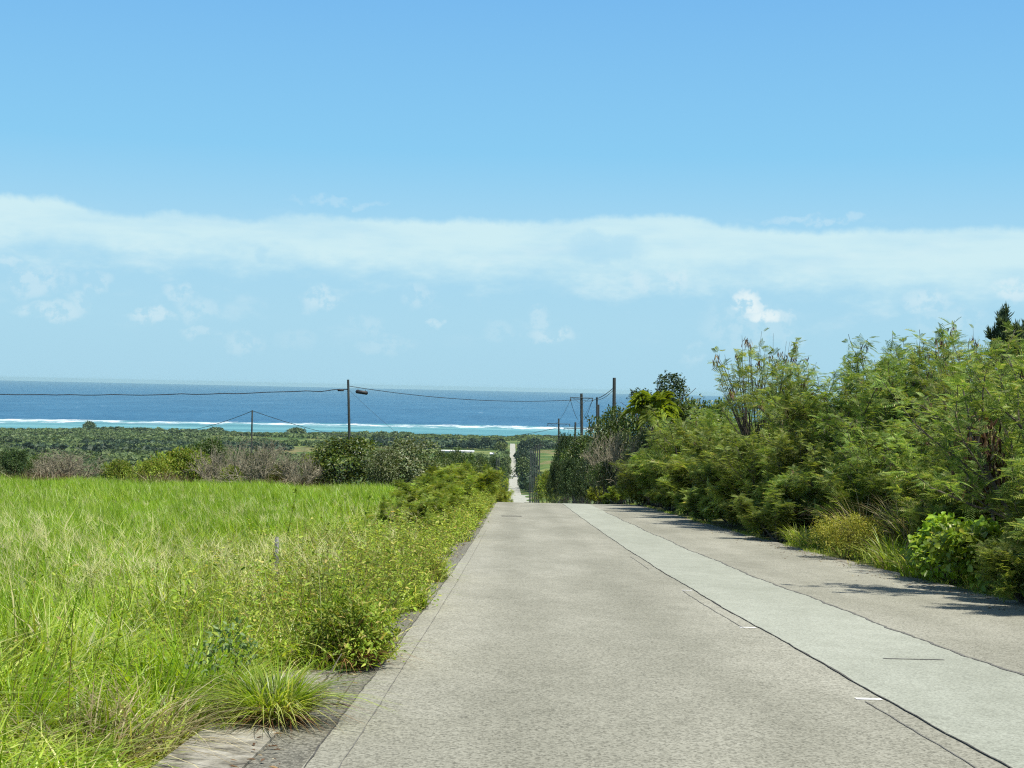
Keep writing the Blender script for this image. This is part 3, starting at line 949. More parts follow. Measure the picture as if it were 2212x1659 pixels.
# right foreground overhang
for (px, py, d, x, key, hh, lab) in [(0, 0, 16.8, 7.0, 'skirt1', 2.0, 'near feathery shrub overhanging the road at the right frame edge'),
                                     (0, 0, 19.2, 7.5, 'feather1', 3.9, 'near feathery tree with a slanting stem at the right frame edge'),
                                     (0, 0, 18.3, 6.75, 'skirt2', 1.2, 'low feathery spray at the foot of the near right frame edge tree'),
                                     (0, 0, 13.2, 9.0, 'feather0', 3.6, 'feathery tree beside the road nearer than the frame edge tree'),
                                     (0, 0, 10.2, 9.2, 'feather3', 3.4, 'feathery tree nearest the camera on the right roadside'),
                                     (0, 0, 14.5, 11.5, 'feather1', 4.2, 'feathery tree set back from the road behind the nearest ones'),
                                     (0, 0, 18.5, 12.5, 'feather2', 4.4, 'pod hung feathery tree set back from the road near the frame edge'),
                                     (0, 0, 22.3, 8.6, 'feather3', 4.3, 'dense feathery tree behind the near right frame edge tree')]:
    inst(key, gpt(x, d, -.03), rs.uniform(0, 6.28), hh / (2.2 if 'skirt' in key else 5.0), lab, 'tree' if 'feather' in key else 'shrub', GT if 'feather' in key else GF)

# dead brown leaves hanging from a broken stem
d = 23.2
p, q_ = at(2112, 900, d), at(2140, 985, d)
z0 = float(ground(p[0] + .3, d))
root = empty('dead_stem', (p[0] + .3, d, z0), 'broken stem hung with dry brown drooping leaves, in front of the right thicket', 'stem')
rr = np.random.default_rng(5)
g = Geo()
tp = p - np.array((p[0] + .3, d, z0))
g.tube([(0, 0, 0), tp * .5 + (.12, 0, .1), tp], [.03, .024, .012], 6)
g.build('stem', M['bark'], root, True)
g = Geo()
n = 420
tt = rr.uniform(.55, 1.02, n)[:, None]
P = tp * tt + rr.normal(0, .12, (n, 3)) * (1.6, 1, .7)
place(g, LEAFN * np.array((.8, 1, 1)), LEAFNQ, P, rr.normal(0, .3, (n, 3)) + np.array((0, 0, -1.0)), rr.normal(0, 1, (n, 3)), rr.uniform(.10, .26, n))
g.build('dry_leaves', M['pod'], root)

# dark needle tree at the right edge
def needle_tree(seed, H):
    rng = np.random.default_rng(seed)
    S = []
    for (bx, by, hh) in [(0, 0, H), (-1.0, .2, H * .88), (.45, .3, H * .93)]:
        s, _ = grow(rng, (bx * .1, by, 0), (bx * .14, 0, 1), hh * .95, .08, 2, (2, 1), .75, .45, 8, .22, .05)
        S += s
    kz = H * .97 / max(s[1][2] for s in S)
    S = [(s[0] * (1, 1, kz), s[1] * (1, 1, kz), s[2], s[3], s[4]) for s in S]
    wood = Geo()
    sticks(wood, S, 5, .007)
    tw = [s for s in S if s[4] >= 1]
    P = np.concatenate([np.array([s[0] + (s[1] - s[0]) * t_ for s in tw]) for t_ in (.2, .6, 1.0)])
    D = np.concatenate([np.array([s[1] - s[0] for s in tw])] * 3)
    crown = Geo()
    for k_ in range(3):
        ang = rng.uniform(0, 6.28, len(P))
        Fw = nrm(D) * .8 + rng.normal(0, .4, P.shape) + np.array((0, 0, .25))
        place(crown, LEAFN * np.array((.35, 1, 1)), LEAFNQ, P + rng.normal(0, .05, P.shape), Fw, rng.normal(0, 1, P.shape), rng.uniform(.22, .42, len(P)))
    return wood, crown

d = 46
h = top_h(2178, 662, d)
wd, cr = needle_tree(41, h)
p = at(2186, 662, d)
root = empty('needle_tree', gpt(p[0], d, -.05), 'dark blue green needle tree rising above the thicket at the right edge', 'tree')
wd.build('trunk', M['bark'], root, True)
cr.build('crown', M['pine'], root)
root.scale = (.72, .72, 1)

# dark vine-clad tree on the thicket's far end
d = 88
wd, cr = lobed_bush(43, [(0.35, 0, 7.6, .95, .9, .85), (.75, 0, 6.9, .75, .7, .9), (-.1, .1, 7.0, .5, .5, .5), (-1.5, 0, 6.95, .75, .7, .45), (-.9, 0, 6.6, .5, .5, .35), (.5, 0, 6.1, .6, .5, .9), (.1, 0, 5.0, 1.4, 1.4, 1.2)], 3600, .17, stems=8, shell=.3)
p = at(1437, 830, d)
root = empty('vine_clad_tree', gpt(p[0], d), 'dark vine clad tree sticking up above the far end of the right thicket', 'tree')
root.scale = (1, 1, top_h(1440, 806, d) / 8.45)
wd.build('trunk', M['bark'], root, True)
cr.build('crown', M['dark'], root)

# yellow green fan of palm fronds below it
def palm(seed, n, L):
    rng = np.random.default_rng(seed)
    wood, fr = Geo(), Geo()
    wood.tube([(0, 0, 0), (.05, 0, 1.2), (0, .05, 2.4), (.04, .02, 3.6)], [.2, .17, .15, .13], 8)
    for i in range(n):
        a = rng.uniform(0, 6.283)
        el = rng.uniform(.5, 1.4)
        l = L * rng.uniform(.8, 1.1)
        t_ = np.linspace(0, 1, 9)
        hx = l * t_ * math.cos(el) * (1 - .1 * t_)
        z = 3.6 + l * (t_ * math.sin(el) - .42 * t_ ** 2.2)
        c = np.stack([hx * math.cos(a), hx * math.sin(a), z], -1)
        fr.tube(c, np.linspace(.022, .006, 9), 4, False)
        s_ = np.repeat(c[2:], 4, 0) + rng.normal(0, .03, ((9 - 2) * 4, 3))
        dd = np.repeat(np.gradient(c, axis=0)[2:], 4, 0)
        side = np.tile(np.array([-1, 1, -1, 1]), 7)[:, None] * np.array((-math.sin(a), math.cos(a), 0))[None]
        place(fr, LEAFN * np.array((.45, 1, 1)), LEAFNQ, s_, nrm(dd) * .7 + side * .8, np.tile((0, 0, 1.), (len(s_), 1)), np.full(len(s_), l * .38))
    return wood, fr

d = 80
wd, cr = palm(45, 34, 2.3)
p = at(1412, 870, d)
root = empty('palm', gpt(p[0], d), 'yellow green palm with arching fronds below the dark vine clad tree', 'palm')
root.scale = (.85, .85, top_h(1410, 856, d) / 4.9)
wd.build('trunk', M['bark'], root, True)
cr.build('fronds', M['palm'], root)

# broadleaf bushes at and beyond the crest, right side: photo x, top y, distance, kind, width factor
GB = 'leafy bushes at the far end of the right thicket'
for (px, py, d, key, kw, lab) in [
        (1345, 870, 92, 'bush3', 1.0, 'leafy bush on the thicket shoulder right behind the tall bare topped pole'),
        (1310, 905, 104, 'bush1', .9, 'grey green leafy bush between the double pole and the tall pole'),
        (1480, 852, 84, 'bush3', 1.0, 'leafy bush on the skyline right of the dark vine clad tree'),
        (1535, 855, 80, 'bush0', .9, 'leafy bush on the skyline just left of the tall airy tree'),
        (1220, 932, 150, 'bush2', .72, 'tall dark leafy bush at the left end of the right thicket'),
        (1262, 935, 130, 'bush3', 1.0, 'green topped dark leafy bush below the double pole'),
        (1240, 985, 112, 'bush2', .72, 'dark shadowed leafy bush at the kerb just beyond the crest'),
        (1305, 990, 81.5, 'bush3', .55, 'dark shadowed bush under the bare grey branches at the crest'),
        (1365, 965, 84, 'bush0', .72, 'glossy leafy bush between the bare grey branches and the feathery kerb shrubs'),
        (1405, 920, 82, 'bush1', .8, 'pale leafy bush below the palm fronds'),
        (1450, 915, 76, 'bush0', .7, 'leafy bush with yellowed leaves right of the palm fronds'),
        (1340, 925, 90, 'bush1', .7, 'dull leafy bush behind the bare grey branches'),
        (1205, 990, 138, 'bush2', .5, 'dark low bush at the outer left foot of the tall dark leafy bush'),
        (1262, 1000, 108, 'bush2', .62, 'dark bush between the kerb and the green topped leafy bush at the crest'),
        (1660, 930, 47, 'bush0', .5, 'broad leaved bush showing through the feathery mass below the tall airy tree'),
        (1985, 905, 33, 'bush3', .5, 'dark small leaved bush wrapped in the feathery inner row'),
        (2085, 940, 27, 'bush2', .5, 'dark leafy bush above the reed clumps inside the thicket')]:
    p = at(px, py, d)
    h = top_h(px, py, d)
    kx = kw * (.5 * min(h / 3.7, 1.5) + .5)
    inst(key, gpt(p[0], d, -.1), rs.uniform(0, 6.28), (kx, kx, h / 3.7), lab, 'bush', GB)
d = 190
p = at(1168, 1030, d)
inst('lowbush', gpt(p[0] + .9, d, -.1), .4, (1.0, 1.0, top_h(1168, 1016, d) / 2.05), 'rounded olive bush beside the far road just beyond the crest', 'bush', GB)
for (px, py, d, k_, lab) in [(1290, 1050, 86, .55, 'yellowish low shrub at the foot of the dark crest bushes'), (1335, 1048, 80, .62, 'yellowish low shrub on the kerb beside the crest'),
                             (1385, 1040, 74, .7, 'yellow green low shrub on the kerb left of the feathery kerb shrubs')]:
    p = at(px, py, d)
    inst('young%d' % int(k_ * 100 % 3), gpt(p[0], d, -.03), rs.uniform(0, 6.28), top_h(px, py, d) / 2.2, lab, 'shrub', 'yellowish shrubs at the crest kerb')

# bare grey branches at the crest
S = bare_bush(51, 3.1, 2.3, 7, 3, 2)
d = 83
p = at(1335, 940, d)
root = empty('bare_shrub', gpt(p[0], d - 1), 'bare grey brown leafless shrub on the thicket slope at the crest', 'shrub')
root.scale = (1, 1, top_h(1325, 918, d) / 3.1)
a, b = Geo(), Geo()
sticks(a, [s for s in S if s[4] < 2], 6, .012)
sticks(b, [s for s in S if s[4] >= 2], 4, .007)
a.build('trunk', M['greybark'], root, True)
b.build('twigs', M['greybark'], root)


# grass clumps ------------------------------------------------------
def tuft(rng, n, R_, h, wd, lean=(.3, 1.1), segs=5, droop=.35):
    g = Geo()
    r = R_ * np.sqrt(rng.random(n)) * .4
    a = rng.uniform(0, 6.283, n)
    P = np.stack([r * np.cos(a), r * np.sin(a), np.zeros(n) - .02], -1)
    ang = a + rng.normal(0, .5, n)
    blades(g, P, h * rng.uniform(.45, 1.1, n), wd * rng.uniform(.6, 1.2, n), ang, rng.uniform(*lean, n), rng, segs, droop)
    return g


rg = np.random.default_rng(61)
d = 31
for (x, dd, hh, n_, mt, lab, key) in [(7.9, 31.5, 1.5, 300, 'straw', 'dry pale reed clump with drooping blades between feathery shrubs and yellow bush', 'a'),
                                     (8.3, 28.8, 1.5, 300, 'straw', 'dry brown reed clump right behind the yellow bush', 'b'),
                                     (8.5, 26.6, 1.7, 320, 'straw', 'dry reed clump in front of the dark hollow of the thicket', 'c')]:
    root = empty('reed_clump', gpt(x, dd), lab, 'reeds', 'dry reeds on the right verge')
    tuft(rg, n_, 1.1, hh, .028, (.2, 1.0), 6, .45).build('dry_blades', M['straw'], root)
    tuft(rg, n_ // 2, 1.1, hh * .95, .026, (.2, 1.0), 6, .45).build('green_blades', M['verge'], root)
for (px, py, d, hh, lab) in [(1730, 1165, 35.0, .75, 'green arching grass clump on the right kerb left of the yellow bush'),
                             (1762, 1180, 32.5, .7, 'low green grass clump touching the left side of the yellow bush'),
                             (1930, 1205, 25.8, .9, 'pale grass clump between the yellow bush and the bright broad leaved vine'),
                             (1985, 1230, 23.6, .7, 'low grass clump at the kerb below the bright broad leaved vine')]:
    p = at(px, py, d)
    root = empty('grass_clump', gpt(p[0] + .1, d), lab, 'grass clump', 'grass clumps on the right kerb')
    tuft(rg, 240, 1.0, hh, .022, (.3, 1.2), 6, .5).build('blades', M['verge'], root)
    tuft(rg, 60, 1.0, hh, .02, (.3, 1.2), 6, .5).build('dry_blades', M['straw'], root)
# yellow round bush on the kerb
d = 29.2
p = at(1822, 1190, d)
wd, cr = lobed_bush(65, blob_lobes(65, .78, .95, 9, .8), 5200, .055, (LEAFN, LEAFNQ), 12, .0, .3)
root = empty('yellow_bush', gpt(p[0] + .05, d, -.02), 'small rounded yellow green bush growing out over the right kerb', 'bush')
wd.build('stems', M['greenstem'], root)
cr.build('foliage', M['yellow'], root)
# bright vine
for (px, d, RR, hh, sd, lab) in [(2030, 22.6, .85, 1.05, 66, 'bright green broad leaved vine heap beside the right kerb'), (2105, 20.6, .8, .95, 67, 'smaller bright green broad leaved vine heap under the near right tree')]:
    p = at(px, 1200, d)
    wd, cr = lobed_bush(sd, blob_lobes(sd, RR, hh, 8, .8), 2300, .115, leaf_t(.38, .16, .3), 8, .3, .3)
    root = empty('broad_leaved_vine', gpt(p[0] + .25, d, -.02), lab, 'vine', 'bright vines on the right verge')
    wd.build('stems', M['bark'], root)
    cr.build('foliage', M['vine'], root)

# low dark undergrowth under the right thicket: uncountable
g = Geo()
n = 13000
yy = rg.uniform(15, 36, n)
xx = drift(yy) + 6.9 + np.abs(rg.normal(0, 2.2, n))
P = np.stack([xx, yy, ground(xx, yy) - .02], -1)
blades(g, P, rg.uniform(.15, .55, n), rg.uniform(.01, .025, n), rg.uniform(0, 6.28, n), rg.uniform(.2, 1.1, n), rg, 2)
tag(g.build('undergrowth', M['weed']), 'low weedy undergrowth along the foot of the right thicket', 'undergrowth', kind='stuff')

# ------------------------------------------------------------------ left side: bushes behind the field
GL = 'bushes along the far edge of the grass field'
for (px, py, d, key, kw, lab) in [
        (755, 938, 82, 'bush0', 1.25, 'large glossy dark green leafy bush at the foot of the left utility pole'),
        (880, 940, 80, 'bush1', 1.15, 'rounded grey green leafy bush right of the glossy dark bush'),
        (830, 962, 78, 'bush1', .7, 'duller leafy bush filling the gap between the two large leafy bushes'),
        (455, 940, 88, 'bush3', .9, 'leafy green bush behind the big bare shrub'),
        (395, 962, 86, 'lowbush', .95, 'yellow green leafy bush left of the big bare shrub'),
        (330, 985, 84, 'lowbush', .8, 'low yellow green bush in the middle of the field edge'),
        (255, 988, 86, 'lowbush', .7, 'low leafy bush right of the small bare shrub'),
        (30, 965, 92, 'bush2', .8, 'dark green bush at the left frame edge behind the field'),
        (85, 978, 90, 'bush3', .7, 'green bush left of the small bare shrub'),
        (-30, 985, 88, 'bush1', .8, 'dull bush cut by the left frame edge behind the field'),
        (685, 968, 84, 'lowbush', .6, 'small leafy bush between the big bare shrub and the glossy dark bush'),
        (560, 968, 83, 'bush3', .75, 'green bush half hidden behind the big spreading bare shrub'),
        (600, 1000, 80, 'lowbush', .5, 'small bright bush under the big bare shrub'),
        (500, 1000, 81, 'lowbush', .55, 'small bright leafy bush at the foot of the big bare shrub')]:
    p = at(px, py, d)
    h = top_h(px, py, d)
    hk = 2.1 if key == 'lowbush' else 3.7
    kk = max(h / hk, .6) * .5 + .5 * kw
    inst(key, gpt(p[0], d, -.1), rs.uniform(0, 6.28), (kk * kw, kk * kw, h / hk), lab, 'bush', GL)
for (px, py, d, W, sd, lab) in [(545, 926, 80, 2.6, 53, 'big spreading bare shrub with pale grey branches behind the field'), (140, 952, 85, 2.4, 54, 'small spreading bare shrub left of the field edge bushes'),
                                (655, 962, 79, 1.7, 55, 'thin grey bare shrub between the big bare shrub and the glossy bush'), (470, 940, 84, 1.8, 56, 'bare shrub leaning behind the big spreading one on its left')]:
    h = top_h(px, py, d)
    S = bare_bush(sd, h, W, 7, 3, 2)
    p = at(px, py, d)
    root = empty('bare_shrub', gpt(p[0], d, -.1), lab, 'shrub', 'bare shrubs behind the grass field')
    a, b = Geo(), Geo()
    sticks(a, [s for s in S if s[4] < 2], 6, .014)
    sticks(b, [s for s in S if s[4] >= 2], 4, .007)
    a.build('trunk', M['greybark'], root, True)
    b.build('twigs', M['greybark'], root)
# brown dead brush along the field edge
g = Geo()
n = 26000
yy = rg.uniform(76, 90, n)
xx = rg.uniform(-42, -6, n)
P = np.stack([xx, yy, ground(xx, yy) - .03], -1)
blades(g, P, rg.uniform(.3, 1.1, n) * (1 + .5 * np.sin(xx * .9)), rg.uniform(.015, .04, n), rg.uniform(0, 6.28, n), rg.uniform(.1, 1.0, n), rg, 2)
tag(g.build('dead_brush', M['pod']), 'brown dead brush along the far edge of the grass field', 'brush', kind='stuff')

# shrubs on the left verge near the crest
GC = 'yellow green shrubs on the left verge towards the crest'
lefts = [(890, 1072, 33, 'young1', .9), (925, 1062, 38, 'young2', 1), (935, 1040, 47, 'young0', 1.1), (962, 1022, 55, 'young1', 1.1), (995, 1003, 64, 'young2', 1.1), (1022, 1000, 74, 'young0', 1), (1036, 1020, 70, 'young1', .9),
         (1005, 1040, 57, 'young2', 1), (968, 1062, 45, 'young0', 1), (1047, 1035, 80, 'young2', .8), (950, 1005, 72, 'young1', 1.2), (1000, 1075, 47, 'young1', .8), (1028, 1066, 60, 'young0', .8), (915, 1030, 62, 'young2', 1.2)]
for i, (px, py, d, key, kw) in enumerate(lefts):
    p = at(px, py, d)
    h = max(top_h(px, py, d), .7) / 2.2
    inst(key, gpt(p[0], d, -.05), rs.uniform(0, 6.28), (max(h, .6) * kw, max(h, .6) * kw, h), 'yellow green feathery shrub on the left verge before the crest, %s of fourteen' % ORD[i], 'shrub', GC)

# ------------------------------------------------------------------ field grass and verge
rf = np.random.default_rng(91)


def edge(y):                            # how far the weeds reach over the kerb
    y = np.asarray(y, float)
    e = -1.72 + 0 * y
    e = np.where((y > 10.2) & (y < 21.5), -1.16 + .17 * np.sin(y * 1.25 - 12.0) + .07 * np.sin(y * 4.1), e)
    e = np.where(y > 26.5, -1.22 + .16 * np.sin(y * .8) + .07 * np.sin(y * 2.3), e)
    return e + drift(y)


def scatter(n, y0, y1, xw0, xw1, hug=None):
    yy = np.sqrt(rf.uniform(y0 ** 2, y1 ** 2, n))
    lo = -(.43 * yy + 2.2)
    hi = edge(yy)
    u = rf.random(n)
    xx = hi + (lo - hi) * u
    if hug: xx = hi - np.abs(rf.normal(0, hug, n))
    off = hi - xx
    k_ = (off >= xw0) & (off < xw1)
    xx, yy = xx[k_], yy[k_]
    return np.stack([xx, yy, ground(xx, yy) - .02], -1), off[k_]


wn = lambda P, s, k: .5 + .25 * (np.sin(P[:, 0] * s + k) + np.sin(P[:, 1] * s * .8 + 2 * k + .6 * np.sin(P[:, 0] * s * .7)))
fld = lambda P, off: off > 2.9 + 1.3 * np.sin(P[:, 1] * .33 + 1) + .6 * np.sin(P[:, 1] * 1.1) + rf.normal(0, .45, len(P))
g = Geo()
for (n, y0, y1, h0, h1, wd, sg) in [(28000, 8, 18, .40, .78, .017, 3), (68000, 18, 36, .42, .80, .026, 2), (118000, 36, 79, .42, .88, .034, 2)]:
    P, off = scatter(n, y0, y1, 1.2, 99)
    P = P[fld(P, off)]
    n_ = len(P)
    hh = rf.uniform(h0, h1, n_) * (.66 + .4 * wn(P, .9, 1.0) + .32 * wn(P, 4.3, 2.0))
    blades(g, P, hh, wd * rf.uniform(.6, 1.3, n_), rf.normal(2.9, 1.3, n_), rf.uniform(.1, .8, n_), rf, sg)
tag(g.build('field_grass', M['field']), 'bright green tall grass filling the field left of the road', 'grass', kind='stuff')

g = Geo()
for (n, y0, y1, h0, h1, wd, sg) in [(34000, 5.2, 12, .22, .68, .017, 4), (46000, 12, 26, .28, .78, .023, 3), (46000, 26, 79, .4, .88, .032, 2)]:
    P, off = scatter(n, y0, y1, .02, 5.2)
    P = P[(off < 1.8) | ~fld(P, off)]
    n_ = len(P)
    off = edge(P[:, 1]) - P[:, 0]
    hh = rf.uniform(h0, h1, n_) * (.5 + .5 * wn(P, 2.3, 2.0) + .45 * wn(P, 6.1, 1.0)) * np.clip(.6 + off * .5, .45, 1.1)
    blades(g, P, hh, wd * rf.uniform(.5, 1.5, n_), rf.uniform(0, 6.283, n_), rf.uniform(.2, 1.5, n_), rf, sg, .4)
tag(g.build('verge_grass', M['verge']), 'mixed green and yellowed grass on the left verge', 'grass', kind='stuff')

# broad arching blades in loose clumps
g = Geo()
for (nc, y0, y1, wd) in [(330, 5.4, 12, .017), (600, 12, 27, .024), (520, 27, 60, .036)]:
    C, off = scatter(nc * 2, y0, y1, .25, 5.5)
    m_ = 26
    P = np.repeat(C, m_, 0)
    P[:, :2] += rf.normal(0, .12, (len(P), 2))
    n_ = len(P)
    hh = np.repeat(rf.uniform(.4, .85, len(C)) * np.clip(.55 + off * .4, .4, 1), m_) * rf.uniform(.6, 1.1, n_)
    blades(g, P, hh, wd * rf.uniform(.6, 1.25, n_), rf.uniform(0, 6.283, n_), rf.uniform(.25, 1.35, n_), rf, 5, .45)
tag(g.build('arching_grass', M['verge']), 'broad arching grass blades in loose clumps on the left verge', 'grass', kind='stuff')

# leafy roadside weeds hugging the kerb
g, gs = Geo(), Geo()
for (n, y0, y1, hug, ls) in [(60, 5.5, 8.6, 1.4, .030), (3000, 9.9, 24, .95, .040), (3000, 24, 79, 1.1, .068)]:
    P, off = scatter(n, y0, y1, .0, 3.0, hug)
    n_ = len(P)
    H = rf.uniform(.3, .95, n_) * np.clip(.72 + off * .7, .5, 1.0)
    lean = rf.normal(0, .28, (n_, 2))
    k_ = 26
    T = np.tile(np.linspace(.08, 1, k_), (n_, 1))
    base = np.repeat(P, k_, 0)
    tt = T.ravel()
    c = base.copy()
    c[:, :2] += np.repeat(lean, k_, 0) * (tt ** 1.5)[:, None] * np.repeat(H, k_)[:, None] + rf.normal(0, .06, (n_ * k_, 2))
    c[:, 2] += tt * np.repeat(H, k_)
    a = rf.uniform(0, 6.283, n_ * k_)
    Fw = np.stack([np.cos(a), np.sin(a), rf.normal(.15, .45, n_ * k_)], -1)
    place(g, LEAFN * np.array((1.25, 1, 1)), LEAFNQ, c, Fw, np.tile((0, 0, 1.), (n_ * k_, 1)) + rf.normal(0, .4, (n_ * k_, 3)), ls * rf.uniform(.6, 1.5, n_ * k_))
    tip = P + np.concatenate([lean * H[:, None], H[:, None]], 1)
    gs.segs(P, tip, np.full(n_, .0035), np.full(n_, .0015), 3)
tag(g.build('roadside_weeds', M['weed']), 'leafy yellow green weeds crowding over the left kerb', 'weeds', kind='stuff')
tag(gs.build('weed_stems', M['greenstem']), 'thin stems of the leafy weeds over the left kerb', 'weeds', kind='stuff')

# small weeds rooted in the joints, and dry litter along the edges
g, gl = Geo(), Geo()
n = 5200
yy = rf.uniform(5.5, 80, n)
sd_ = rf.random(n) < .6
xx = np.where(sd_, -1.62 + np.abs(rf.normal(0, .10, n)), 6.68 - np.abs(rf.normal(0, .12, n))) + drift(yy)
k_ = np.sin(yy * 1.7) + np.sin(yy * .63 + 1) + rf.normal(0, .4, n) > .2
xx, yy = xx[k_], yy[k_]
P = np.repeat(np.stack([xx, yy, zr(yy) - .01], -1), 6, 0)
P[:, :2] += rf.normal(0, .02, (len(P), 2))
blades(g, P, rf.uniform(.03, .16, len(P)), rf.uniform(.004, .010, len(P)), rf.uniform(0, 6.28, len(P)), rf.uniform(.3, 1.6, len(P)), rf, 2)
tag(g.build('kerb_weeds', M['weed']), 'tiny weeds rooted along both kerb joints', 'weeds', kind='stuff')
n = 2600
yy = rf.uniform(5.5, 60, n)
sd_ = rf.random(n) < .5
xx = np.where(sd_, -1.05 - np.abs(rf.normal(0, .22, n)), 6.45 - np.abs(rf.normal(0, .35, n))) + drift(yy)
P = np.stack([xx, yy, zr(yy) + .008], -1)
a = rf.uniform(0, 6.28, n)
place(gl, LEAFN, LEAFNQ, P, np.stack([np.cos(a), np.sin(a), rf.uniform(0, .25, n)], -1), np.tile((0, 0, 1.), (n, 1)), rf.uniform(.015, .06, n))
tag(gl.build('leaf_litter', M['pod']), 'dry leaf litter scattered along both road edges', 'litter', kind='stuff')

# seed heads above the grass
g = Geo()
for (n, y0, y1, a0, a1) in [(1100, 6.5, 16, .2, 9), (1100, 16, 40, .2, 30), (600, 40, 79, .2, 40)]:
    P, off = scatter(n, y0, y1, a0, a1)
    k_ = wn(P, .55, 4.0) + rf.normal(0, .2, len(P)) > .5
    P = P[k_]
    n_ = len(P)
    H = rf.uniform(.62, 1.05, n_)
    ang = rf.normal(2.6, .9, n_)
    ln = rf.uniform(.15, .6, n_)
    blades(g, P, H, np.full(n_, .004), ang, ln, rf, 3)
    tip = P + np.stack([np.cos(ang) * H * ln * .8, np.sin(ang) * H * ln * .8, H * .86], -1)
    m_ = 12
    TP = np.repeat(tip, m_, 0) + rf.normal(0, .025, (n_ * m_, 3))
    blades(g, TP, rf.uniform(.05, .16, n_ * m_), np.full(n_ * m_, .0065), np.repeat(ang, m_) + rf.normal(0, .9, n_ * m_), rf.uniform(.3, 1.6, n_ * m_), rf, 1)
tag(g.build('grass_seed_heads', M['seed']), 'pale feathery seed heads standing above the left grass', 'grass', kind='stuff')
# dry fallen stalks in the verge
g = Geo()
P, off = scatter(15000, 5.2, 26, .02, 4)
n_ = len(P)
blades(g, P, rf.uniform(.2, .7, n_) * np.clip(.4 + off * .7, .3, 1), np.full(n_, .009), rf.uniform(0, 6.283, n_), rf.uniform(.5, 1.7, n_), rf, 4, .45)
tag(g.build('dry_stalks', M['straw']), 'dry straw coloured stalks among the left verge grass', 'grass', kind='stuff')


# single tufts one can pick out on the left verge
def kerb_pt(px, py, d):
    p = at(px, py, d)
    return p[0], d


for (px, d, hh, n_, R_, mt, seg, ln, lab, name) in [
        (592, 7.95, .46, 620, .34, 'verge', 5, (.3, 1.7), 'bushy yellow green grass tuft rooted on the kerb in front', 'grass_tuft'),
        (430, 8.8, .80, 240, .5, 'bright', 6, (.15, .8), 'bright lime green broad bladed grass clump behind the kerb tuft', 'grass_tuft'),
        (345, 8.3, .72, 170, .45, 'bright', 6, (.15, .9), 'lime green grass clump left of the brightest clump', 'grass_tuft'),
        (30, 7.2, .75, 150, .4, 'bright', 6, (.1, .8), 'bright green grass clump at the left frame edge', 'grass_tuft'),
        (300, 7.5, .66, 260, .5, 'straw', 6, (.4, 1.5), 'pale dry drooping grass clump near the bare kerb', 'dry_grass_tuft'),
        (195, 7.0, .60, 240, .55, 'straw', 6, (.4, 1.5), 'brown dry grass clump low at the left front', 'dry_grass_tuft'),
        (700, 11.5, .78, 160, .4, 'bright', 6, (.1, .7), 'upright bright grass clump among the leafy weeds', 'grass_tuft')]:
    x = px_x(px, 1500, d)
    rooted = 'kerb' in lab and ('rooted' in lab or 'slab' in lab)
    z = float(zr(d)) if rooted else float(ground(x, d))
    root = empty(name, (x, d, z - .01), lab, 'grass tuft', 'grass tufts picked out on the left verge')
    tuft(rg, n_, R_, hh, .011 if mt != 'bright' else .016, ln, seg, .4).build('blades', M[mt], root)
    if rooted:
        tuft(rg, n_ // 2, R_ * 1.1, hh * .6, .009, (.6, 2.2), seg, .4).build('dry_base', M['redstem'], root)
        tuft(rg, n_ // 2, R_ * .9, hh * .8, .009, ln, seg, .4).build('green_blades', M['weed'], root)
        tuft(rg, n_ // 4, R_ * 1.1, hh * .75, .008, (.6, 1.9), seg, .4).build('dry_blades', M['straw'], root)
# leafy weed at the slab end
x = px_x(738, 1400, 10.1)
wd, cr = lobed_bush(81, blob_lobes(81, .40, .52, 8, .8), 2300, .048, (LEAFN, LEAFNQ), 14, .0, .4, rad=.006)
root = empty('leafy_weed', (x + .02, 10.45, float(zr(10.45)) - .02), 'bushy reddish stemmed weed growing out at the end of the bare kerb slab', 'weed')
wd.build('stems', M['redstem'], root)
cr.build('foliage', M['weed'], root)
tuft(rg, 260, .4, .42, .009, (.4, 1.8), 5, .4).build('dry_base', M['redstem'], root)
# blue green leafy weed
x = px_x(487, 1440, 8.35)
wd, cr = lobed_bush(71, [(0, 0, .40, .13, .13, .17), (.12, .03, .32, .10, .10, .13), (-.12, 0, .28, .10, .1, .13)], 230, .036, stems=6, shell=.4, rad=.004)
root = empty('leafy_weed', gpt(x, 8.35), 'small blue green leafy weed beside the yellow green kerb tuft', 'weed')
wd.build('stems', M['greenstem'], root)
cr.build('foliage', M['blueleaf'], root)
# thin grey stake standing in the weeds
d = 15.5
p = at(597, 1222, d)
q_ = at(597, 1160, d)
root = empty('marker_stake', gpt(p[0], d), 'thin grey metal stake standing in the left verge weeds', 'stake')
z0, z1 = float(ground(p[0], d)), q_[2]
g = Geo()
g.box((0, 0, (z1 - z0) / 2 - .1), (.045, .012, z1 - z0 + .2))
g.box((0, .012, (z1 - z0) / 2 - .1), (.012, .03, z1 - z0 + .2))
g.build('post', M['rust'], root)
# twigs on the road edge
g = Geo()
a, b, c, e = at(728, 1508, 8.55), at(753, 1456, 8.6), at(690, 1522, 8.5), at(746, 1521, 8.45)
zz = lambda pt, up: np.array((pt[0], pt[1], float(zr(pt[1])) + up))
A = zz(a, .01)
tag_tw = [(A, A + np.array((.09, .12, .13)), .006, .003), (A, A + np.array((-.19, -.06, .0)), .006, .003), (A, A + np.array((.08, -.07, .0)), .005, .003)]
for (p0, p1, r0, r1) in tag_tw:
    mid = (p0 + p1) / 2 + np.array((.006, .01, .006))
    g.tube([p0, mid, p1], [r0, (r0 + r1) / 2, r1], 6)
o = g.build('twig', M['bark'])
tag(o, 'forked dry twig lying on the dark shoulder right of the kerb tuft', 'twig', 'twigs on the left kerb')
g = Geo()
A = zz(at(675, 1440, 9.0), .015)
g.tube([A, A + np.array((.07, .2, .05)), A + np.array((.13, .45, .16))], [.006, .006, .003], 6)
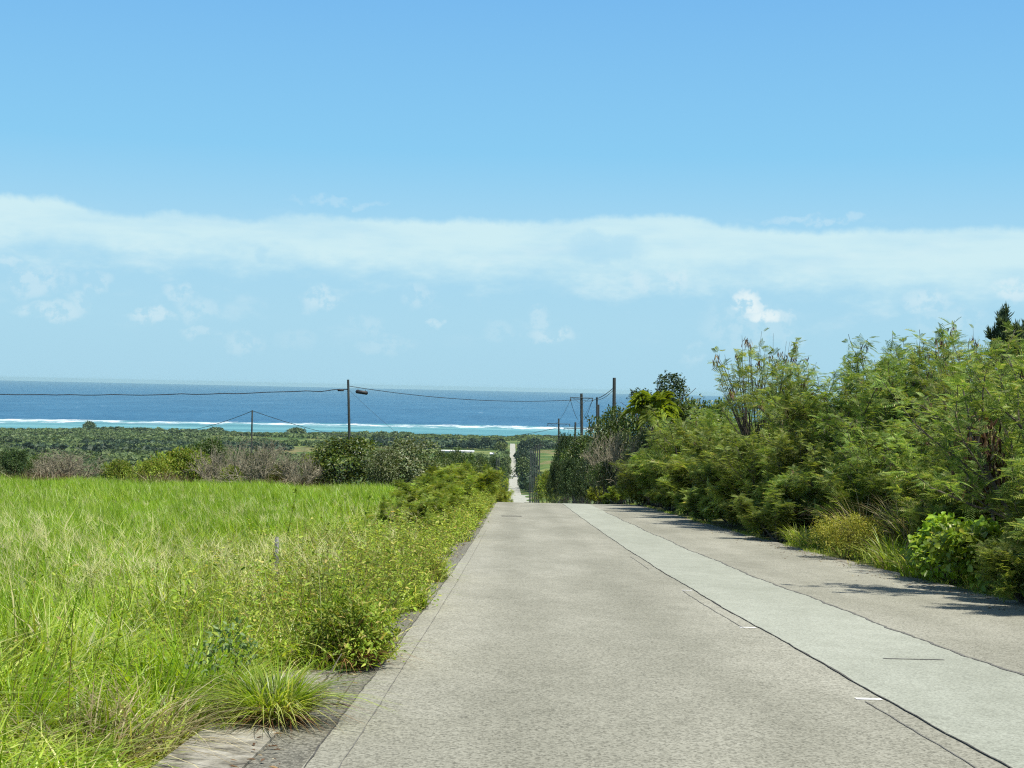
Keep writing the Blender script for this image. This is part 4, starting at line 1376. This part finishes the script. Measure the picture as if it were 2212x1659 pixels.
for k_ in range(5):
    p0 = A + np.array((.07, .2, .05)) * (.3 + .25 * k_)
    g.tube([p0, p0 + np.array((.02 * (-1) ** k_ + .01, -.03, .02))], [.004, .002], 5)
tag(g.build('twig', M['bark']), 'dark straight dry twig leaning on the bare kerb slab', 'twig', 'twigs on the left kerb')
for (px, py, d, lab) in [(650, 1130, 24, 'tall dark flowering stalk leaning above the verge grass')]:
    pass
# bare tall stalks above the verge
for i, (px, py0, py1, d, ln, lab) in enumerate([(620, 1130, 1065, 21, .35, 'tall leaning weed stalk, leftmost of three above the verge'), (778, 1125, 1080, 20, .1, 'upright tall weed stalk in the middle of the verge'),
                                              (828, 1140, 1072, 19, .25, 'tall dark weed stalk nearest the road')]):
    p0, p1 = at(px, py0, d), at(px + 20, py1, d)
    gz = float(ground(p0[0], d))
    g = Geo()
    b0 = np.array((p0[0] - .1, d, gz))
    t_ = np.linspace(0, 1, 6)[:, None]
    pts = b0 + (p1 - b0) * t_ + np.array((0, 0, .05)) * np.sin(t_ * 3.14)
    g.tube(pts, np.linspace(.009, .004, 6), 5)
    rr = np.random.default_rng(i)
    lp = pts[2:].repeat(5, 0) + rr.normal(0, .015, (20, 3))
    place(g, LEAFN, LEAFNQ, lp, rr.normal(0, 1, (20, 3)) * (1, 1, .5) + np.array((0, 0, .6)), np.tile((0, 0.1, 1.), (20, 1)), rr.uniform(.05, .1, 20))
    tag(g.build('weed_stalk', M['weed']), lab, 'stalk', 'tall stalks above the left verge')


# ------------------------------------------------------------------ utility poles and cables
def pole(px, py, d, label, group, arms=(), dia=.30, lean=0.0, x=None, insul=True, rise=0.0):
    """arms: (down from top m, half width left, half width right)"""
    p = at(px, py, d)
    X = p[0]
    z0 = float(ground(X, d)) - .3
    H = p[2] - z0
    root = empty('utility_pole', (X, d, z0), label, 'utility pole', group)
    sh = -lean * H
    g = Geo()
    n = 8
    pts = [(sh * (1 - k / (n - 1)) * -1 * -1, 0, H * k / (n - 1)) for k in range(n)]
    g.tube(pts, np.linspace(dia / 2 * 1.15, dia / 2 * .8, n), 10)
    for k in range(5):                        # climbing steps
        zz_ = H - 2.2 - k * .5
        g.box(((-1) ** k * dia * .6 + sh * (1 - zz_ / H), 0, zz_), (.16, .02, .02))
    g.build('shaft', M['pole'], root, False)
    for (dn, hl, hr) in arms:
        a = Geo()
        zc = H - dn
        xc = sh * (dn / H)
        a.box((xc + (hr - hl) / 2, -dia * .42, zc), (hl + hr, .10, .11))
        for s_, hw in ((-1, hl), (1, hr)):
            if hw > .5:
                a.segs([(xc + s_ * hw * .75, -dia * .42, zc)], [(xc, -dia * .42, zc - .8)], [.018], [.018], 4)
        ao = a.build('crossarm', M['pole'], root)
        if insul:
            for xx_ in (-hl + .06, hr - .06):
                ii = Geo()
                pts, rr_ = [], []
                for dz_, r_ in ((-.05, .03), (-.09, .05), (-.12, .05), (-.15, .03), (-.18, .075), (-.24, .075), (-.27, .035), (-.33, .075), (-.40, .06)):
                    pts.append((xc + xx_, -dia * .42, zc + dz_))
                    rr_.append(r_)
                ii.tube(pts, rr_, 8)
                ii.build('insulator', M['metal'], ao)
    return root, np.array((X, d, p[2]))


GP = 'utility poles beside the road'
_, T1 = pole(752, 820, 150, 'tall slim pole carrying the cable across the sea, above the glossy left bush', GP, (), .30, -.045)
_, T2 = pole(545, 886, 232, 'short looking pole above the big bare shrub', GP, (), .30, 0)
_, T3 = pole(1256, 850, 174, 'T shaped pole with a single crossarm against the deep sea', GP, ((.55, 1.4, 1.4),), .42, -.03)
_, T4 = pole(1289.5, 858, 141, 'slim pole of the strapped double pole, taller half', GP, (), .22, -.02)
_, T4b = pole(1293, 874, 142.2, 'shorter thicker half of the strapped double pole', GP, (), .24, -.02)
_, T5 = pole(1327, 816, 125, 'tallest pole with a bare top, right of the double pole', GP, (), .36, -.012)
_, T6 = pole(1207, 904, 238, 'far T shaped pole, leftmost above the dark bushes', GP, ((.9, 1.9, 1.9), (2.9, 2.6, .3)), .36, -.02)
_, T7 = pole(1243, 912, 232, 'far T shaped pole with its arm just left of the T pole base', GP, ((1.0, 1.9, 1.9),), .40, 0)
# row of poles on the right of the far road
for i, (px, py, d) in enumerate([(1166, 957, 330), (1161.5, 960, 372), (1157, 963, 415), (1153, 968, 462), (1149, 970, 520), (1146, 972, 570)]):
    pole(px, py, d, 'far dark pole in the row right of the far road, %s from the right' % ORD[i], 'row of poles beside the far road', ((.5, 1.1, 1.1),), .36, 0)
pole(1160, 1022, 215, 'short stub of a pole rising from the rounded olive bush', 'row of poles beside the far road', (), .3, 0)
for i, (px, py, d, lab) in enumerate([(1073, 990, 304, 'left of two dark poles on the left side of the far road'), (1078, 988, 385, 'right of two dark poles on the left side of the far road')]):
    pole(px, py, d, lab, 'pair of poles left of the far road', (), .42, 0)
pole(951, 963, 720, 'thin far pole in front of the long white greenhouse', 'distant thin poles', (), .4, 0)
pole(1118.5, 950, 1500, 'thin pale pole in the dark trees at the end of the road', 'distant thin poles', (), .5, 0)


def cable(name, P0, P1, sag, r, label, group='overhead cables', n=28, wig=0.0, seed=0):
    t_ = np.linspace(0, 1, n)
    pts = P0[None] * (1 - t_)[:, None] + P1[None] * t_[:, None]
    pts[:, 2] -= sag * 4 * t_ * (1 - t_)
    if wig:
        rr = np.random.default_rng(seed)
        pts[1:-1, 2] += rr.normal(0, wig, n - 2)
    g = Geo()
    g.tube(pts, r, 5)
    return tag(g.build(name, M['black'], None, True), label, 'cable', group)


att = at(753, 841, 150)
cable('overhead_cable', at(-420, 835, 150), att, .75, .045, 'thick sagging cable from the left frame edge to the slim left pole', wig=.04, n=40, seed=3)
cable('overhead_cable', att + (0, 0, .35), at(1256, 863, 174) + (0, -.3, 0), .75, .032, 'thin cable from the slim left pole across the sea to the T pole', n=40)
cable('overhead_cable', at(1256, 862, 174) + (0, -.3, 0), at(1290, 861, 141), .25, .03, 'short cable from the T pole to the double pole')
cable('overhead_cable', at(1290, 861, 141), at(1327, 836, 125), .12, .035, 'short rising cable from the double pole to the tallest pole')
cable('overhead_cable', at(1291, 864, 141), at(1327, 840, 125), .2, .025, 'lower of the two rising cables at the tallest pole')
cable('overhead_cable', at(544, 888, 232), at(300, 932, 330), 1.6, .05, 'cable running down to the left from the pole above the bare shrub')
cable('overhead_cable', at(547, 888, 232), at(900, 948, 420), 2.2, .05, 'cable running down to the right from the pole above the bare shrub')
cable('guy_wire', at(754, 842, 150), at(860, 938, 148), .1, .012, 'thin guy wire slanting down from the slim left pole', 'guy wires')
cable('overhead_cable', at(1206, 924, 238), at(1000, 945, 400), .8, .04, 'low cable running left from the far T pole over the shore')
for s_ in (-1.35, 1.35):
    cable('overhead_cable', T3 + np.array((s_, -.2, -.8)), T6 + np.array((s_ * 1.3, -.2, -1.1)), 1.2, .018, 'thin wire from the %s arm of the T pole to the far T pole' % ('left' if s_ < 0 else 'right'))
    cable('drop_wire', T3 + np.array((s_, -.2, -.75)), T3 + np.array((s_ * .3, -.25, -3.2)), .25, .025, 'loose drop wire hanging under the %s arm of the T pole' % ('left' if s_ < 0 else 'right'), 'drop wires', 10)
# dark cable closures beside the left pole
for (xa, ya, xb, yb, th, lab) in [(729, 843, 743, 843.5, .20, 'small dark cable closure left of the slim pole top'), (768, 845.5, 795, 849.5, .40, 'long dark cable closure right of the slim pole top')]:
    A, B = at(xa, ya, 149.7), at(xb, yb, 149.7)
    c = (A + B) / 2
    L = np.linalg.norm(B - A)
    root = empty('cable_closure', c, lab, 'cable box', 'cable closures at the slim left pole')
    ang = math.atan2(B[2] - A[2], B[0] - A[0])
    rot = [(math.cos(ang), 0, -math.sin(ang)), (0, 1, 0), (math.sin(ang), 0, math.cos(ang))]
    g = Geo()
    ca, sa = math.cos(ang), math.sin(ang)
    u = np.array((ca, 0, sa))
    g.tube([-u * L / 2, -u * L * .46, -u * L * .42, u * L * .42, u * L * .46, u * L / 2], np.array([.25, .7, 1, 1, .7, .25]) * th / 2, 10)
    g.box((0, 0, 0), (L * .7, th * .55, th * .92), rot)
    g.build('casing', M['black'], root)
    g = Geo()
    for s_ in (-.3, .3):
        g.box(u * L * s_ + np.array((0, 0, th * .55)), (.05, .05, th * .6))
    g.build('hanger', M['metal'], root)


# ------------------------------------------------------------------ distance: woods, sheds, single trees
def far_crowns(g, X, Y, Hs, Ws, rng, per=46, q=.34):
    n = len(X)
    Z = ground(X, Y)
    d = nrm(rng.normal(0, 1, (n, per, 3)))
    d[..., 2] = np.abs(d[..., 2]) * 1.0 - .25 * (rng.random((n, per)) < .3)
    lump = 1 + .22 * np.sin(d[..., 0] * 5 + np.arange(n)[:, None]) * np.sin(d[..., 1] * 5 + np.arange(n)[:, None] * 2)
    r = np.clip(1 - np.abs(rng.normal(0, .14, (n, per))), .4, 1)[..., None] * lump[..., None]
    P = d * r * np.stack([Ws, Ws, Hs * .5], -1)[:, None] + np.stack([X, Y, Z + Hs * .48], -1)[:, None]
    P = P.reshape(-1, 3)
    dd = d.reshape(-1, 3)
    Fw = rng.normal(0, 1, P.shape)
    up = dd + rng.normal(0, .45, P.shape)
    s_ = np.repeat(Ws * q, per) * rng.uniform(.7, 1.3, len(P)) * 2.2
    T = np.array([(-.45, -.5, 0), (.5, -.42, .08), (.42, .5, 0), (-.5, .4, -.08)])
    place(g, T, np.array([(0, 1, 2, 3)]), P, Fw, up, s_)


rw = np.random.default_rng(121)


def wood(name, n, y0, y1, x0f, x1f, h, wdt, mat, label, keep=None):
    Y = np.sqrt(rw.uniform(y0 ** 2, y1 ** 2, n))
    X = x0f + (x1f - x0f) * rw.random(n) if not callable(x0f) else x0f(Y) + (x1f(Y) - x0f(Y)) * rw.random(n)
    if keep is not None:
        k_ = keep(X, Y)
        X, Y = X[k_], Y[k_]
    k_ = ground(X, Y) > SEA + .6
    X, Y = X[k_], Y[k_]
    f = rw.uniform(.6, 1.15, len(X)) * (.85 + .3 * np.sin(X * .013 + 1) * np.sin(Y * .009))
    g = Geo()
    far_crowns(g, X, Y, h * f, wdt * f, rw)
    return tag(g.build(name, M[mat]), label, 'woodland', kind='stuff')


wedge_l = lambda Y: -.40 * Y - 60
patchy = lambda X, Y: (np.sin(X * .011 + Y * .004) + np.sin(Y * .013 + X * .002 + 1.3) > -.55)
wood('woodland', 5600, 1050, 2800, wedge_l, lambda Y: -.105 * Y, 7.0, 5.2, 'far', 'mid green scrub woodland covering the plain on the left', patchy)
wood('pale_scrub', 1500, 1250, 2700, wedge_l, lambda Y: -.12 * Y, 3.6, 6.5, 'farlight', 'pale green scrub patches among the woodland on the left plain', lambda X, Y: np.sin(X * .009 + 2) * np.sin(Y * .0085) > .25)
wood('shore_woodland', 1300, 2500, 2860, wedge_l, lambda Y: -.07 * Y, 7.5, 6.0, 'far', 'low green woodland along the shore on the left')
wood('windbreak', 260, 1780, 1850, lambda Y: -.30 * Y, lambda Y: -.155 * Y, 11, 5.5, 'fardark', 'dark windbreak of tall trees on the left plain')
wood('windbreak', 120, 1500, 1540, lambda Y: -.36 * Y, lambda Y: -.22 * Y, 10, 5.0, 'fardark', 'nearer dark windbreak of trees on the left plain')
wood('windbreak', 330, 2010, 2130, lambda Y: -.115 * Y, lambda Y: -.004 * Y, 12.5, 6.0, 'fardark', 'dark tree row behind the long white greenhouse')
wood('windbreak', 330, 2000, 2120, lambda Y: .008 * Y, lambda Y: .16 * Y, 13, 6.5, 'fardark', 'dark tree row right of the end of the road')
wood('coastal_scrub', 900, 2500, 2860, lambda Y: -.075 * Y, lambda Y: .2 * Y, 3.5, 6.5, 'farlight', 'pale green coastal scrub in front of the shore')
wood('hedge', 150, 1200, 1900, lambda Y: -9 - .010 * (Y - 1200), lambda Y: -4.5 + 0 * Y, 7.5, 4.0, 'far', 'green hedge trees along the left side of the far road')
wood('hedge', 260, 900, 1950, lambda Y: 9.5 + 0 * Y, lambda Y: 24 + 0 * Y, 8.5, 4.5, 'fardark', 'dark hedge trees along the right side of the far road')
wood('hedge', 420, 620, 1300, lambda Y: 25 + 0 * Y, lambda Y: .11 * Y + 20, 5.0, 4.5, 'far', 'green scrub behind the row of poles right of the far road')
wood('orchard_bushes', 900, 700, 1750, lambda Y: -.13 * Y, lambda Y: -14 + 0 * Y, 4.0, 4.0, 'far', 'bushy green plots left of the far road', lambda X, Y: np.sin(X * .05 + Y * .006) > -.1)
wood('roadside_scrub', 260, 420, 690, lambda Y: 20 + 0 * Y, lambda Y: .12 * Y, 2.6, 3.0, 'far', 'green scrub on the right below the crest')

# single far trees one can pick out: own trunk and crown
def far_tree(px, py, d, W, mt, label, base_dz=0.0):
    p = at(px, py, d)
    H = max(p[2] - float(ground(p[0], d)), 3.0)
    root = empty('distant_tree', gpt(p[0], d), label, 'tree', 'distant trees')
    g = Geo()
    rng = np.random.default_rng(int(px))
    g.tube([(0, 0, -.2), (.1, 0, H * .3), (0, .1, H * .62)], [.35, .28, .16], 7)
    for k_ in range(4):
        a = k_ * 1.57 + .4
        g.tube([(0, 0, H * .35), (W * .4 * math.cos(a), W * .4 * math.sin(a), H * .6)], [.16, .07], 5)
    g.build('trunk', M['bark'], root, True)
    lobes = [(0, 0, H * .62, W * .7, W * .7, H * .38)] + [(W * .55 * math.cos(a), W * .55 * math.sin(a), H * rng.uniform(.45, .7), W * .45, W * .45, H * .25) for a in np.arange(6) * 1.05]
    _, cr = lobed_bush(int(px) + 1, lobes, 1100, W * .24, stems=1)
    cr.build('crown', M[mt], root)
    return root


far_tree(193, 911, 2700, 12.5, 'far', 'lone domed tree standing out against the lagoon on the left shore')
for (px, py, d, W, mt, lab) in [(465, 925, 2650, 16, 'far', 'broad low tree top on the shore left of the short pole'), (640, 926, 2600, 17, 'far', 'broad tree top on the shore right of the big bare shrub'),
                                (990, 951, 2050, 8, 'fardark', 'dark round tree rising from the tree row left of the road end'), (1022, 949, 2030, 9, 'fardark', 'highest dark tree in the row left of the road end'),
                                (1050, 946, 1990, 10, 'fardark', 'dark tree next to the left side of the road end'), (1082, 955, 1750, 8, 'farlight', 'pale green tree beside the left side of the far road end'),
                                (1135, 952, 1700, 10, 'fardark', 'dark tree at the right side of the far road end'), (1155, 948, 2000, 12, 'fardark', 'wide dark tree right of the road end'),
                                (1128, 968, 1250, 6, 'fardark', 'dark roadside tree shading the far road from the right'), (1092, 985, 900, 5, 'far', 'green roadside tree on the left of the far road'),
                                (1128, 988, 980, 6, 'far', 'dull green roadside tree right of the far road')]:
    far_tree(px, py, d, W, mt, lab)

# bushes on the slope between the crest and the plain, left of the road
for i, (px, py, d, key, kx) in enumerate([(1060, 1030, 150, 'young1', 1.2), (1066, 1040, 120, 'young2', 1.0), (1040, 985, 260, 'bush3', 1.4), (1010, 975, 300, 'bush0', 1.6), (985, 965, 340, 'bush3', 1.7), (1055, 1000, 330, 'bush3', 1.3),
                                          (1030, 1000, 210, 'bush0', 1.2), (962, 985, 240, 'bush3', 1.4), (1000, 1000, 180, 'lowbush', 1.3), (1075, 1010, 420, 'bush2', 1.2), (1085, 1003, 520, 'bush3', 1.4), (950, 968, 420, 'bush0', 2.0), (1062, 985, 560, 'bush2', 2.2), (1035, 978, 640, 'bush3', 2.4)]):
    p = at(px, py, d)
    h = top_h(px, py, d)
    h = max(h, 1.5)
    hk = 3.7 if key.startswith('bush') else (2.1 if key == 'lowbush' else 2.2)
    inst(key, gpt(p[0], d, -.1), rs.uniform(0, 6.28), (kx, kx, h / hk), 'green bush on the slope left of the far road, %s past the crest' % ORD[i], 'bush', 'bushes left of the far road')
for i, (x, d, key, kx, h) in enumerate([(20, 520, 'bush3', 1.4, 4), (21, 600, 'bush2', 1.5, 4.5), (24, 700, 'bush2', 1.8, 6), (12, 880, 'bush2', 2, 7), (11, 960, 'bush3', 2, 6.5), (13, 1060, 'bush2', 2.2, 7)]):
    inst(key, gpt(x, d, -.1), rs.uniform(0, 6.28), (kx, kx, h / 3.7), 'dark hedge bush on the right of the far road, %s beyond the crest' % ORD[i], 'bush', 'hedge bushes right of the far road')


def shed(px, py, d, W, D, H, roofm, wallm, label, name='farm_shed', arch=False):
    p = at(px, py, d)
    root = empty(name, gpt(p[0], d), label, 'building', 'distant farm buildings')
    g = Geo()
    g.box((0, 0, H * .35), (W, D, H * .7))
    g.build('walls', M[wallm], root)
    g = Geo()
    n = 9 if arch else 3
    a = np.linspace(0, math.pi, n)
    yy_ = -np.cos(a) * (D / 2 + .3)
    zz_ = H * .705 + np.sin(a) * H * .3
    for x0 in (0,):
        vv = np.concatenate([np.stack([np.full(n, -W / 2 - .3), yy_, zz_], -1), np.stack([np.full(n, W / 2 + .3), yy_, zz_], -1)])
        i = np.arange(n - 1)
        g.add(vv, np.stack([i, i + n, i + n + 1, i + 1], -1))
        g.add(vv[:n], None, [(0, k_, k_ + 1) for k_ in range(1, n - 1)])
        g.add(vv[n:], None, [(0, k_ + 1, k_) for k_ in range(1, n - 1)])
    g.build('roof', M[roofm], root)
    g = Geo()
    for k_ in range(max(2, int(W / 8))):
        g.box((-W / 2 + (k_ + .5) * W / max(2, int(W / 8)), -D / 2 - .03, H * .3), (2.2, .06, H * .45))
    g.build('doors', M['metal'], root)
    return root


shed(987, 975, 1900, 46, 8, 3.6, 'white', 'wall', 'long low white roofed greenhouse on the plain left of the road', 'greenhouse', True)
shed(1063, 979.5, 1750, 5, 5, 5.5, 'white', 'bluewall', 'small pale blue and white shed right of the long greenhouse')
shed(1078, 978, 1740, 9, 7, 4.5, 'white', 'wall', 'white domed hut between the blue shed and the road', 'hut', True)
shed(1090, 978.5, 1720, 9, 6, 4, 'white', 'wall', 'flat white roofed shed nearest the left side of the far road')
shed(768, 960, 1700, 14, 7, 4.5, 'white', 'wall', 'white farm shed glimpsed between the left bushes')
shed(832, 968, 1600, 10, 7, 4.5, 'white', 'wall', 'cream farm shed right of the white one behind the left bushes')

# ------------------------------------------------------------------ haze
g = Geo()
zb, zt = -112.0, 8.0
g.box((0, 20600, (zb + zt) / 2), (90000, 42400, zt - zb))
m, t = new_mat('haze')
pv = t.n('VolumePrincipled', {'Color': (.66, .97, 1.0), 'Density': 2.6e-5, 'Anisotropy': .2})
t.n('OutputMaterial', {1: pv.outputs[0]})
tag(g.build('haze', m), 'thin pale sea haze over land and water', 'haze', kind='stuff')
